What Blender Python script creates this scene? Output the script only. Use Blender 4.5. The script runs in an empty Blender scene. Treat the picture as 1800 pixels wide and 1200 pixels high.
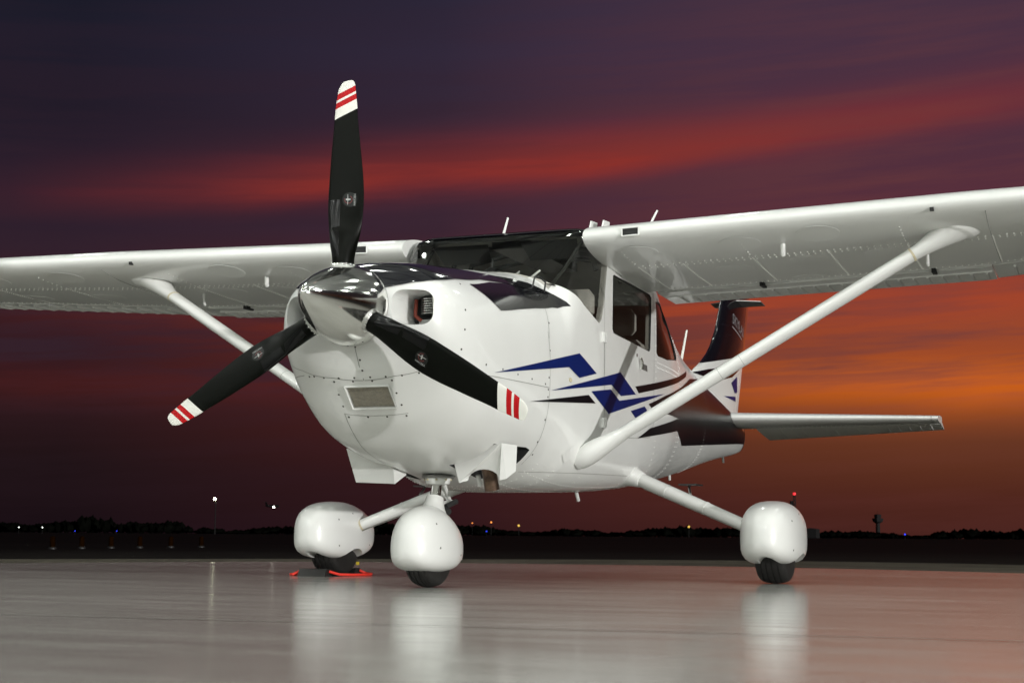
import bpy, bmesh, math, random
from math import sin, cos, pi, radians, sqrt, atan2
from mathutils import Vector, Matrix
from mathutils.geometry import delaunay_2d_cdt
random.seed(7)
scene = bpy.context.scene
COL = scene.collection

# ------------------------------------------------------------------ camera
CAM = Vector((-5.7618, -3.2263, 0.2584))
yaw, pitch, roll = radians(21.407), radians(7.1428), radians(0.4115)
F = Vector((cos(pitch)*cos(yaw), cos(pitch)*sin(yaw), sin(pitch)))
Rv = F.cross(Vector((0, 0, 1))).normalized()
Uv = Rv.cross(F)
R2 = Rv*cos(roll) + Uv*sin(roll)
U2 = Uv*cos(roll) - Rv*sin(roll)
cam_d = bpy.data.cameras.new('camera')
cam_d.sensor_width = 36
cam_d.lens = 54.343
cam_d.clip_start = 0.05
cam_d.clip_end = 12000
cam_d.dof.use_dof = True
cam_d.dof.focus_distance = 7.9
cam_d.dof.aperture_fstop = 9.0
cam = bpy.data.objects.new('camera', cam_d)
COL.objects.link(cam)
cam.matrix_world = Matrix(((R2.x, U2.x, -F.x, CAM.x), (R2.y, U2.y, -F.y, CAM.y), (R2.z, U2.z, -F.z, CAM.z), (0, 0, 0, 1)))
scene.camera = cam

# ------------------------------------------------------------------ sun (low key light from the port side)
SUN = Vector((0.516, 1.0, -0.07)).normalized()
sd = bpy.data.lights.new('sun', 'SUN')
sd.energy = 2.15
sd.angle = radians(0.9)
sd.color = (1.0, 0.985, 0.96)
sun = bpy.data.objects.new('sun', sd)
COL.objects.link(sun)
sun.rotation_euler = SUN.to_track_quat('-Z', 'Y').to_euler()

# ------------------------------------------------------------------ world: dusk sky
world = bpy.data.worlds.new('World')
scene.world = world
world.use_nodes = True
NT = world.node_tree
NT.nodes.clear()


class G:
    """small helper for node graphs"""
    def __init__(s, nt): s.nt = nt
    def n(s, t, **k):
        nd = s.nt.nodes.new(t)
        for a, b in k.items(): setattr(nd, a, b)
        return nd
    def put(s, sock, v):
        if hasattr(v, 'is_output'): s.nt.links.new(v, sock)
        else: sock.default_value = v
    def m(s, op, a, b=0.0, c=0.0, clamp=False):
        nd = s.n('ShaderNodeMath', operation=op, use_clamp=clamp)
        for i, v in enumerate((a, b, c)): s.put(nd.inputs[i], v)
        return nd.outputs[0]
    def mix(s, f, a, b, blend='MIX'):
        nd = s.n('ShaderNodeMix', data_type='RGBA', blend_type=blend)
        s.put(nd.inputs[0], f); s.put(nd.inputs[6], a); s.put(nd.inputs[7], b)
        return nd.outputs[2]
    def ramp(s, f, stops, interp='LINEAR'):
        nd = s.n('ShaderNodeValToRGB')
        cr = nd.color_ramp
        cr.interpolation = interp
        while len(cr.elements) < len(stops): cr.elements.new(0.5)
        for e, (p, c) in zip(cr.elements, stops):
            e.position = p
            e.color = (*c, 1) if not isinstance(c, float) else (c, c, c, 1)
        s.put(nd.inputs[0], f)
        return nd.outputs[0]
    def noise(s, vec, scale, detail=4, rough=0.5, dist=0.0):
        nd = s.n('ShaderNodeTexNoise')
        if vec is not None: s.put(nd.inputs['Vector'], vec)
        nd.inputs['Scale'].default_value = scale
        nd.inputs['Detail'].default_value = detail
        nd.inputs['Roughness'].default_value = rough
        nd.inputs['Distortion'].default_value = dist
        return nd.outputs[0]


def srgb(r, g, b):
    f = lambda c: c/12.92 if c <= 0.04045 else ((c+0.055)/1.055)**2.4
    return (f(r/255), f(g/255), f(b/255))


g = G(NT)
tc = g.n('ShaderNodeTexCoord')
sp = g.n('ShaderNodeSeparateXYZ')
NT.links.new(tc.outputs['Generated'], sp.inputs[0])
X, Y, Z = sp.outputs
az = g.m('ARCTAN2', Y, X)                                  # 0 = aft along the fuselage, + = starboard
rt = g.m('DIVIDE', g.m('SUBTRACT', yaw, az), radians(18.4))  # -1 left .. +1 right of the view
rt = g.m('MINIMUM', g.m('MAXIMUM', rt, -3.0), 3.0)
el = g.m('DIVIDE', g.m('ARCSINE', g.m('MINIMUM', g.m('MAXIMUM', Z, -1.0), 1.0)), radians(20.0))  # 0 horizon, 1 = 20 degrees
el = g.m('MAXIMUM', el, 0.0)
cmb = g.n('ShaderNodeCombineXYZ')
g.put(cmb.inputs[0], g.m('MULTIPLY', rt, 0.55)); g.put(cmb.inputs[1], g.m('ADD', g.m('MULTIPLY', el, 3.2), g.m('MULTIPLY', rt, -0.42)))
streak = g.noise(cmb.outputs[0], 2.4, 6, 0.52, 0.25)       # long streaks of cloud
cmb2 = g.n('ShaderNodeCombineXYZ')
g.put(cmb2.inputs[0], g.m('MULTIPLY', rt, 0.7)); g.put(cmb2.inputs[1], g.m('ADD', g.m('MULTIPLY', el, 11.0), g.m('MULTIPLY', rt, -0.5)))
fine = g.noise(cmb2.outputs[0], 2.0, 8, 0.60, 0.15)
# colour ladders from the horizon up: dark left, centre, burning right
L = g.ramp(el, [(0.0, srgb(24, 14, 21)), (0.12, srgb(28, 15, 22)), (0.26, srgb(46, 21, 27)), (0.34, srgb(50, 24, 33)), (0.42, srgb(58, 25, 31)), (0.50, srgb(46, 30, 44)),
                (0.60, srgb(42, 29, 44)), (0.75, srgb(34, 26, 40)), (0.88, srgb(30, 27, 42)), (1.0, srgb(24, 25, 38))])
Cc = g.ramp(el, [(0.0, srgb(50, 24, 28)), (0.10, srgb(58, 26, 30)), (0.22, srgb(80, 32, 30)), (0.32, srgb(108, 42, 32)), (0.42, srgb(126, 48, 36)), (0.50, srgb(88, 42, 46)),
                 (0.56, srgb(68, 42, 56)), (0.75, srgb(60, 42, 58)), (0.88, srgb(57, 45, 65)), (1.0, srgb(50, 43, 63))])
Rr = g.ramp(el, [(0.0, srgb(70, 34, 30)), (0.07, srgb(80, 38, 30)), (0.17, srgb(104, 54, 34)), (0.25, srgb(150, 74, 34)), (0.33, srgb(158, 74, 42)), (0.42, srgb(150, 70, 50)),
                 (0.50, srgb(132, 58, 52)), (0.58, srgb(92, 48, 60)), (0.72, srgb(80, 48, 64)), (0.88, srgb(76, 50, 68)), (1.0, srgb(70, 50, 68))])
side = g.ramp(g.m('ADD', g.m('MULTIPLY', rt, 0.5), 0.5), [(0.0, 0.0), (0.10, 0.10), (0.30, 0.36), (0.5, 0.58), (0.75, 0.88), (1.0, 1.0)])
left_c = g.m('MULTIPLY', g.m('SUBTRACT', side, 0.06), 1.55, clamp=True)
right_c = g.m('MULTIPLY', g.m('SUBTRACT', side, 0.5), 2.2, clamp=True)
base = g.mix(right_c, g.mix(left_c, L, Cc), Rr)


def band(centre_el, slope, width, amp, wob=0.08, up=1.0):
    """soft bar of lit cloud whose height changes with the bearing"""
    d = g.m('SUBTRACT', el, g.m('ADD', centre_el, g.m('MULTIPLY', rt, slope)))
    d = g.m('ADD', d, g.m('MULTIPLY', g.m('SUBTRACT', streak, 0.5), wob))
    d = g.m('ADD', g.m('DIVIDE', g.m('MAXIMUM', d, 0.0), width*up), g.m('DIVIDE', g.m('MINIMUM', d, 0.0), width))
    return g.m('MULTIPLY', g.m('EXPONENT', g.m('MULTIPLY', g.m('MULTIPLY', d, d), -1.0)), amp)


mod = g.ramp(streak, [(0.30, 0.35), (0.62, 1.0)])
modf = g.ramp(fine, [(0.32, 0.30), (0.66, 1.0)])
b1 = g.m('MULTIPLY', g.m('MULTIPLY', band(0.672, 0.090, 0.030, 1.15, 0.05, 1.9), g.ramp(g.m('ADD', g.m('MULTIPLY', rt, 0.5), 0.5), [(0.0, 0.06), (0.18, 0.32), (0.34, 0.80), (0.62, 0.86), (1.0, 0.36)])), g.m('ADD', 0.55, g.m('MULTIPLY', mod, 0.45)), clamp=True)
col = g.mix(b1, base, (*srgb(150, 50, 40), 1))
b2 = g.m('MULTIPLY', g.m('MULTIPLY', band(0.425, 0.012, 0.050, 0.9), g.m('ADD', 0.10, g.m('MULTIPLY', side, 0.9))), modf, clamp=True)
col = g.mix(b2, col, (*srgb(182, 70, 36), 1))
b3 = g.m('MULTIPLY', g.m('MULTIPLY', band(0.280, -0.012, 0.036, 1.1, 0.05), g.m('MULTIPLY', right_c, right_c)), g.m('ADD', 0.12, g.m('MULTIPLY', modf, 0.88)), clamp=True)
col = g.mix(b3, col, (*srgb(228, 108, 22), 1))
b4 = g.m('MULTIPLY', g.m('MULTIPLY', band(0.27, 0.0, 0.030, 0.7), g.m('SUBTRACT', 1.0, right_c)), g.m('MULTIPLY', mod, modf), clamp=True)
col = g.mix(b4, col, (*srgb(96, 32, 30), 1))
dark = g.m('MULTIPLY', g.ramp(fine, [(0.42, 0.0), (0.58, 0.85)]), g.ramp(el, [(0.20, 0.10), (0.32, 1.0), (0.54, 0.40), (1.0, 0.12)]))
col = g.mix(dark, col, g.mix(right_c, (*srgb(52, 32, 44), 1), (*srgb(118, 64, 60), 1)))
# the glow is strongest in the west and dies away round the horizon and towards the zenith
away = g.m('ABSOLUTE', g.m('SUBTRACT', rt, 0.9))
fade = g.ramp(g.m('DIVIDE', away, 4.0), [(0.0, 1.0), (0.10, 1.0), (0.17, 0.40), (0.27, 0.10), (0.60, 0.06)])
fade = g.m('MAXIMUM', fade, g.m('LESS_THAN', rt, 0.9))
zen = g.ramp(g.m('DIVIDE', el, 4.5), [(0.0, 1.0), (0.23, 1.0), (0.5, 0.55), (1.0, 0.35)])
col = g.mix(1.0, col, g.m('MULTIPLY', fade, zen), 'MULTIPLY')
# the thin after-glow of a real dusk sky under the clouds
sky = g.n('ShaderNodeTexSky', sky_type='NISHITA', sun_disc=False)
sky.sun_elevation = radians(3.6)
sky.sun_rotation = radians(207)
bg1 = g.n('ShaderNodeBackground'); bg1.inputs[1].default_value = 0.0008
NT.links.new(sky.outputs[0], bg1.inputs[0])
bg2 = g.n('ShaderNodeBackground'); bg2.inputs[1].default_value = 0.93
NT.links.new(col, bg2.inputs[0])
add = g.n('ShaderNodeAddShader'); NT.links.new(bg1.outputs[0], add.inputs[0]); NT.links.new(bg2.outputs[0], add.inputs[1])
wo = g.n('ShaderNodeOutputWorld'); NT.links.new(add.outputs[0], wo.inputs[0])

scene.view_settings.view_transform = 'Standard'
scene.view_settings.look = 'None'
scene.view_settings.gamma = 1.0
scene.view_settings.exposure = 0.0
scene.view_settings.use_curve_mapping = False
LAMP_W = 172.0                                             # power of one hangar lamp
scene.cycles.use_denoising = True
scene.cycles.max_bounces = 8
scene.cycles.transparent_max_bounces = 12
scene.cycles.caustics_reflective = False
scene.cycles.caustics_refractive = False
scene.cycles.sample_clamp_indirect = 4.0


# ------------------------------------------------------------------ materials
def mat(name, base=(0.5, 0.5, 0.5), rough=0.5, metal=0.0, coat=0.0, spec=0.5, emit=None, strength=0.0, mottle=0.0, mscale=6.0, rvar=0.0, bump=0.0, bscale=200.0):
    m = bpy.data.materials.new(name)
    m.use_nodes = True
    nt = m.node_tree
    h = G(nt)
    b = nt.nodes['Principled BSDF']
    b.inputs['Base Color'].default_value = (*base, 1)
    b.inputs['Roughness'].default_value = rough
    b.inputs['Metallic'].default_value = metal
    b.inputs['Coat Weight'].default_value = coat
    b.inputs['Coat Roughness'].default_value = 0.04
    b.inputs['Specular IOR Level'].default_value = spec
    if emit:
        b.inputs['Emission Color'].default_value = (*emit, 1)
        b.inputs['Emission Strength'].default_value = strength
    t = h.n('ShaderNodeTexCoord').outputs['Object']
    if mottle:
        f = h.noise(t, mscale, 6, 0.6)
        lo = tuple(c*(1-mottle) for c in base)
        hi = tuple(min(1, c*(1+mottle*0.6)) for c in base)
        nt.links.new(h.ramp(f, [(0.3, lo), (0.7, hi)]), b.inputs['Base Color'])
    if rvar:
        f = h.noise(t, mscale*2.3, 4, 0.6)
        nt.links.new(h.m('ADD', rough-rvar/2, h.m('MULTIPLY', f, rvar)), b.inputs['Roughness'])
    if bump:
        bn = h.n('ShaderNodeBump')
        bn.inputs['Strength'].default_value = bump
        bn.inputs['Distance'].default_value = 0.002
        nt.links.new(h.noise(t, bscale, 3, 0.5), bn.inputs['Height'])
        nt.links.new(bn.outputs[0], b.inputs['Normal'])
    return m


M = {}
M['white'] = mat('white gloss paint', (0.78, 0.785, 0.765), 0.34, coat=0.6, mottle=0.025, mscale=3, rvar=0.10)
M['skin'] = mat('white painted skin', (0.77, 0.775, 0.755), 0.33, coat=0.6, mottle=0.03, mscale=2.2, rvar=0.10, bump=0.05, bscale=5.0)
M['black'] = mat('black gloss paint', (0.006, 0.006, 0.009), 0.12, coat=0.9, mottle=0.1, mscale=8)
M['stripe'] = mat('black stripe film', (0.005, 0.005, 0.007), 0.3, spec=0.25, mottle=0.1, mscale=8)
M['blue'] = mat('blue gloss paint', (0.0035, 0.014, 0.105), 0.32, spec=0.25, coat=0.05, mottle=0.06)
M['red'] = mat('red paint', (0.42, 0.004, 0.007), 0.5, spec=0.2, mottle=0.05)
M['tipwhite'] = mat('white blade tip paint', (0.74, 0.73, 0.68), 0.45, mottle=0.05, mscale=20)
M['blade'] = mat('matt black blade paint', (0.0025, 0.003, 0.002), 0.34, spec=0.07, mottle=0.2, mscale=30, rvar=0.10)
M['boot'] = mat('glossy rubber boot', (0.003, 0.003, 0.003), 0.16, spec=0.18, mottle=0.2, mscale=40)
M['chrome'] = mat('polished aluminium', (0.86, 0.86, 0.83), 0.13, metal=1.0, rvar=0.06, mscale=3)
M['steel'] = mat('brushed steel', (0.55, 0.55, 0.53), 0.3, metal=1.0, rvar=0.15, mscale=20)
M['tyre'] = mat('black tyre rubber', (0.014, 0.013, 0.012), 0.62, mottle=0.3, mscale=30, bump=0.4, bscale=90)
M['rubber'] = mat('dark seal rubber', (0.02, 0.02, 0.02), 0.5, mottle=0.2, mscale=30)
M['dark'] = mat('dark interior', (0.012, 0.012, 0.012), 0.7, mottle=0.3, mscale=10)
M['screw'] = mat('dark screw head', (0.05, 0.048, 0.04), 0.4, metal=0.6, mottle=0.3, mscale=60)
M['seam'] = mat('panel seam', (0.30, 0.30, 0.28), 0.6, mottle=0.2, mscale=15)
M['mesh'] = mat('grille wire', (0.62, 0.58, 0.50), 0.5, metal=0.4, mottle=0.2, mscale=40)
M['meshback'] = mat('filter foam', (0.34, 0.29, 0.21), 0.9, mottle=0.3, mscale=60)
M['rivet'] = mat('rivet glint white', (0.92, 0.92, 0.89), 0.2, metal=0.0, mottle=0.05, mscale=80)  # paler than the skin, putting the glints on the heads into the colour
M['grey'] = mat('grey metal', (0.22, 0.22, 0.21), 0.4, metal=0.5, mottle=0.15, mscale=30)
M['rust'] = mat('heat stained exhaust', (0.13, 0.085, 0.06), 0.42, metal=0.85, mottle=0.55, mscale=18, rvar=0.25)
M['seat'] = mat('seat leather', (0.42, 0.40, 0.37), 0.55, mottle=0.12, mscale=12)
M['trim'] = mat('cabin lining', (0.40, 0.385, 0.35), 0.8, mottle=0.1, mscale=10)
M['orange'] = mat('orange silicone baffle', (0.22, 0.035, 0.018), 0.6, mottle=0.2, mscale=30)
M['beige'] = mat('sealant ring', (0.62, 0.55, 0.38), 0.6, mottle=0.15, mscale=40)
M['amber'] = mat('faded orange post', (0.010, 0.0035, 0.0005), 0.9, spec=0.0, mottle=0.3, mscale=20)
M['cord'] = mat('red nylon cord', (0.75, 0.03, 0.015), 0.6, mottle=0.1, mscale=60)
M['yellowtag'] = mat('yellow tag', (0.55, 0.42, 0.03), 0.6, mottle=0.1, mscale=60)
M['pole'] = mat('dark mast', (0.006, 0.006, 0.006), 0.8, mottle=0.2)
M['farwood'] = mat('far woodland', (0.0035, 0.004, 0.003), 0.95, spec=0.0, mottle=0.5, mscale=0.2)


def glass():
    m = bpy.data.materials.new('tinted window acrylic')
    m.use_nodes = True
    nt = m.node_tree
    nt.nodes.clear()
    h = G(nt)
    tr = h.n('ShaderNodeBsdfTransparent'); tr.inputs[0].default_value = (0.90, 0.91, 0.88, 1)
    gl = h.n('ShaderNodeBsdfGlossy'); gl.inputs['Roughness'].default_value = 0.03
    gl.inputs[0].default_value = (0.95, 0.96, 0.95, 1)
    fr = h.n('ShaderNodeFresnel'); fr.inputs[0].default_value = 1.5
    f = h.m('ADD', h.m('MULTIPLY', fr.outputs[0], 0.95), h.m('MULTIPLY', h.noise(h.n('ShaderNodeTexCoord').outputs['Object'], 5, 3), 0.025))
    mx = h.n('ShaderNodeMixShader')
    h.put(mx.inputs[0], f)
    nt.links.new(tr.outputs[0], mx.inputs[1]); nt.links.new(gl.outputs[0], mx.inputs[2])
    o = h.n('ShaderNodeOutputMaterial'); nt.links.new(mx.outputs[0], o.inputs[0])
    return m


M['glass'] = glass()


def floor_mat():
    m = bpy.data.materials.new('sealed hangar floor')
    m.use_nodes = True
    nt = m.node_tree
    h = G(nt)
    b = nt.nodes['Principled BSDF']
    t = h.n('ShaderNodeTexCoord').outputs['Object']
    n1 = h.noise(t, 0.55, 6, 0.6, 0.3)
    n2 = h.noise(t, 6.0, 5, 0.65)
    f = h.m('ADD', h.m('MULTIPLY', n1, 0.7), h.m('MULTIPLY', n2, 0.3))
    nt.links.new(h.ramp(f, [(0.30, (0.32, 0.312, 0.288)), (0.52, (0.40, 0.39, 0.362)), (0.72, (0.455, 0.443, 0.412))]), b.inputs['Base Color'])
    mp = h.n('ShaderNodeMapping'); nt.links.new(t, mp.inputs[0])
    mp.inputs['Rotation'].default_value = (0, 0, -yaw)
    mp.inputs['Scale'].default_value = (3.0, 0.5, 1)
    st = h.noise(mp.outputs[0], 1.6, 6, 0.62, 0.4)                # trowel marks across the slab
    nt.links.new(h.ramp(st, [(0.28, 0.12), (0.5, 0.16), (0.75, 0.22)]), b.inputs['Roughness'])
    b.inputs['Specular IOR Level'].default_value = 0.95
    b.inputs['Coat Weight'].default_value = 0.25
    b.inputs['Coat Roughness'].default_value = 0.16
    bn = h.n('ShaderNodeBump'); bn.inputs['Strength'].default_value = 0.10; bn.inputs['Distance'].default_value = 0.004
    nt.links.new(h.m('ADD', st, h.m('MULTIPLY', h.noise(t, 14, 3), 0.15)), bn.inputs['Height'])
    nt.links.new(bn.outputs[0], b.inputs['Normal'])
    return m


M['floor'] = floor_mat()
M['ground'] = mat('dark airfield', (0.016, 0.015, 0.013), 0.95, mottle=0.45, mscale=0.08, spec=0.05)
M['strip'] = mat('rough concrete edge', (0.10, 0.09, 0.07), 0.9, mottle=0.35, mscale=1.2, spec=0.1)
M['roofsheet'] = mat('hangar sheeting', (0.38, 0.39, 0.38), 0.6, mottle=0.1, mscale=0.5)
M['girder'] = mat('girder paint', (0.05, 0.05, 0.055), 0.5, mottle=0.1, mscale=1)
M['lampglow'] = mat('lit lamp lens', (0.8, 0.8, 0.8), 0.4, emit=(0.93, 1.0, 0.90), strength=6.0)
M['mastglow'] = mat('mast lamp glow', (0.8, 0.8, 0.8), 0.4, emit=(0.98, 1.0, 0.72), strength=30.0)
M['jetglow'] = mat('landing light glow', (0.8, 0.8, 0.8), 0.4, emit=(1.0, 0.95, 0.82), strength=25.0)
M['redglow'] = mat('red beacon glow', (0.3, 0.02, 0.02), 0.4, emit=(1.0, 0.03, 0.04), strength=1.4)
M['blueglow'] = mat('blue edge light glow', (0.02, 0.03, 0.3), 0.4, emit=(0.03, 0.06, 1.0), strength=2.0)
M['orangeglow'] = mat('orange lamp glow', (0.3, 0.1, 0.02), 0.4, emit=(1.0, 0.30, 0.06), strength=2.0)
M['yellowglow'] = mat('yellow sign glow', (0.3, 0.2, 0.02), 0.4, emit=(1.0, 0.62, 0.12), strength=1.0)
M['whiteglow'] = mat('white lamp glow', (0.8, 0.8, 0.8), 0.4, emit=(0.95, 1.0, 0.92), strength=3.0)


# ------------------------------------------------------------------ mesh helpers
def mesh(name, vs, fs, smooth=True, mats=None, fm=None):
    me = bpy.data.meshes.new(name)
    me.from_pydata([tuple(v) for v in vs], [], fs)
    me.update()
    if smooth: me.polygons.foreach_set('use_smooth', [True]*len(me.polygons))
    if mats:
        for k in mats: me.materials.append(M[k])
        if fm: me.polygons.foreach_set('material_index', fm)
    return me


def recalc(me):
    bm = bmesh.new(); bm.from_mesh(me)
    bmesh.ops.recalc_face_normals(bm, faces=bm.faces)
    bm.to_mesh(me); bm.free()
    return me


def sharpen(me, deg=35):
    bm = bmesh.new(); bm.from_mesh(me)
    for e in bm.edges:
        if len(e.link_faces) == 2 and e.calc_face_angle(0) > radians(deg): e.smooth = False
    bm.to_mesh(me); bm.free()
    return me


def obj(name, me, parent=None, mw=None, label=None, cat=None, group=None, kind=None):
    o = bpy.data.objects.new(name, me)
    COL.objects.link(o)
    if parent is not None:
        o.parent = parent
        if parent.type == 'EMPTY':
            o.matrix_parent_inverse = Matrix.Translation(-parent.location)
    if mw is not None: o.matrix_basis = mw
    if label: o['label'] = label
    if cat: o['category'] = cat
    if group: o['group'] = group
    if kind: o['kind'] = kind
    return o


def empty(name, loc, label, cat, group=None):
    o = bpy.data.objects.new(name, None)
    COL.objects.link(o)
    o.location = loc
    o.empty_display_size = 0.2
    o['label'] = label; o['category'] = cat
    if group: o['group'] = group
    return o


class MB:
    def __init__(s): s.v = []; s.f = []; s.m = []
    def add(s, vs, fs, mi=0):
        o = len(s.v); s.v += [tuple(v) for v in vs]
        s.f += [tuple(i+o for i in f) for f in fs]; s.m += [mi]*len(fs)
        return s
    def box(s, a, b, mi=0):
        (x0, y0, z0), (x1, y1, z1) = a, b
        return s.add([(x0, y0, z0), (x1, y0, z0), (x1, y1, z0), (x0, y1, z0), (x0, y0, z1), (x1, y0, z1), (x1, y1, z1), (x0, y1, z1)],
                     [(0, 3, 2, 1), (4, 5, 6, 7), (0, 1, 5, 4), (1, 2, 6, 5), (2, 3, 7, 6), (3, 0, 4, 7)], mi)
    def loft(s, rings, cap=True, closed=True, mi=0):
        n = len(rings[0]); vs = [p for r in rings for p in r]; fs = []
        for i in range(len(rings)-1):
            for j in range(n if closed else n-1):
                k = (j+1) % n
                fs.append((i*n+j, i*n+k, (i+1)*n+k, (i+1)*n+j))
        if cap and closed:
            fs.append(tuple(range(n-1, -1, -1))); fs.append(tuple((len(rings)-1)*n+j for j in range(n)))
        return s.add(vs, fs, mi)
    def tube(s, pts, rad, n=12, cap=True, mi=0):
        pts = [Vector(p) for p in pts]
        rad = rad if isinstance(rad, (list, tuple)) else [rad]*len(pts)
        rings = []; up = None
        for i, p in enumerate(pts):
            d = (pts[min(i+1, len(pts)-1)]-pts[max(i-1, 0)]).normalized()
            if up is None: up = Vector((0, 0, 1)) if abs(d.z) < 0.9 else Vector((1, 0, 0))
            a = d.cross(up).normalized(); b = a.cross(d).normalized(); up = b
            rings.append([p+(a*cos(2*pi*j/n)+b*sin(2*pi*j/n))*rad[i] for j in range(n)])
        return s.loft(rings, cap, mi=mi)
    def lathe(s, prof, c=(0, 0, 0), axis='x', n=48, mi=0):
        rings = []
        for a, r in prof:
            ring = []
            for j in range(n):
                t = 2*pi*j/n; p, q = r*cos(t), r*sin(t)
                ring.append({'x': (c[0]+a, c[1]+p, c[2]+q), 'y': (c[0]+q, c[1]+a, c[2]+p), 'z': (c[0]+p, c[1]+q, c[2]+a)}[axis])
            rings.append(ring)
        return s.loft(rings, True, mi=mi)
    def build(s, name, mats, parent=None, smooth=True, deg=35, **k):
        mats = [mats] if isinstance(mats, str) else mats
        me = recalc(mesh(name, s.v, s.f, smooth, mats, s.m))
        if smooth: sharpen(me, deg)
        return obj(name, me, parent, **k)


def boolean(me, cutter, op='DIFFERENCE'):
    a = bpy.data.objects.new('tmp_a', me); b = bpy.data.objects.new('tmp_b', cutter)
    COL.objects.link(a); COL.objects.link(b)
    md = a.modifiers.new('b', 'BOOLEAN'); md.operation = op; md.object = b; md.solver = 'EXACT'
    dg = bpy.context.evaluated_depsgraph_get(); dg.update()
    r = bpy.data.meshes.new_from_object(a.evaluated_get(dg))
    bpy.data.objects.remove(a); bpy.data.objects.remove(b)
    return r


def disc_mesh(name, r, h, n, mkey):
    b = MB(); b.lathe([(0, r), (h*0.6, r), (h, r*0.7)], axis='z', n=n)
    return sharpen(recalc(mesh(name, b.v, b.f, True, [mkey])), 40)


def frame_at(p, nrm, spin=0.0):
    nrm = Vector(nrm).normalized()
    a = Vector((1, 0, 0)) if abs(nrm.x) < 0.9 else Vector((0, 0, 1))
    t = a.cross(nrm).normalized(); b = nrm.cross(t)
    R = Matrix((t, b, nrm)).transposed() @ Matrix.Rotation(spin, 3, 'Z')
    return Matrix.Translation(p) @ R.to_4x4()


def text_mesh(body, size, mkey, extrude=0.0006, spacing=1.0, shear=0.0):
    cu = bpy.data.curves.new('text', 'FONT')
    cu.body = body; cu.size = size; cu.extrude = extrude; cu.space_character = spacing; cu.shear = shear
    cu.align_x = 'CENTER'; cu.align_y = 'CENTER'; cu.resolution_u = 3
    t = bpy.data.objects.new('tmp_t', cu); COL.objects.link(t)
    dg = bpy.context.evaluated_depsgraph_get(); dg.update()
    me = bpy.data.meshes.new_from_object(t.evaluated_get(dg))
    bpy.data.objects.remove(t)
    me.materials.clear(); me.materials.append(M[mkey])
    return me


# ------------------------------------------------------------------ setting: ground, slab, hangar behind the viewer
EDGE = [(-4, 15), (-0.8, 9.6), (2.4, 6.9), (4.8, 5.48), (6.3, 4.62), (7.25, 3.8), (7.6, 2.6), (7.78, 1.1), (7.7, -0.4), (7.35, -1.4), (6.76, -2.5), (5.6, -4.4), (3.6, -7.3), (0.2, -11), (-4, -15)]
OUT = [(-3, 18), (1.2, 12.5), (4.6, 9.4), (6.9, 7.2), (8.6, 5.75), (10.2, 4.2), (11.4, 2.6), (12.1, 1.0), (12.2, -0.4), (11.9, -1.6), (11.1, -2.9), (9.6, -5.2), (7.0, -8.6), (3.0, -13), (-3, -18)]


def smooth_line(P, k=6):
    out = []
    for i in range(len(P)-1):
        p0, p1, p2, p3 = P[max(i-1, 0)], P[i], P[i+1], P[min(i+2, len(P)-1)]
        for j in range(k):
            t = j/k
            out.append(tuple(0.5*((2*p1[a])+(-p0[a]+p2[a])*t+(2*p0[a]-5*p1[a]+4*p2[a]-p3[a])*t*t+(-p0[a]+3*p1[a]-3*p2[a]+p3[a])*t**3) for a in (0, 1)))
    out.append(P[-1])
    return out


E2 = smooth_line(EDGE); O2 = smooth_line(OUT)
gm = MB(); S = 5000.0
gm.add([(-S, -S, -0.03), (S, -S, -0.03), (S, S, -0.03), (-S, S, -0.03)], [(0, 1, 2, 3)])
gm.build('ground', 'ground', smooth=False, kind='structure')
sm = MB(); n = len(O2)
sm.add([(x, y, -0.012) for x, y in O2] + [(-3.5, 0, -0.012)], [(i+1, i, n) for i in range(n-1)])
sm.build('concrete_strip', 'strip', smooth=False, kind='structure')
fm_ = MB(); n = len(E2); pts = [(x, y) for x, y in E2] + [(-34, -15), (-34, 15)]
k = len(pts)
fm_.add([(x, y, 0.0) for x, y in pts] + [(x, y, -0.02) for x, y in pts], [tuple(range(k-1, -1, -1))] + [(i, (i+1) % k, k+(i+1) % k, k+i) for i in range(k)])
fm_.build('hangar_floor', 'floor', smooth=False, kind='structure')
jm = MB()
# floor joints
def ground_strip(name, a, b, w, z, mkey, parent=None, **k):
    a, b = Vector((*a, z)), Vector((*b, z)); d = (b-a).normalized(); s = Vector((-d.y, d.x, 0))*w/2
    m = MB(); m.add([a-s, b-s, b+s, a+s], [(0, 1, 2, 3)])
    return m.build(name, mkey, parent, smooth=False, **k)


floor_o = bpy.data.objects['hangar_floor']
M['joint'] = mat('floor joint filler', (0.10, 0.095, 0.085), 0.5, mottle=0.2, mscale=8)
ground_strip('floor_joint', (-2.31, 9.0), (-1.22, -9.0), 0.012, 0.003, 'joint', floor_o)
ground_strip('floor_joint', (4.6, 5.3), (5.2, -4.6), 0.012, 0.003, 'joint', floor_o)

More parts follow.
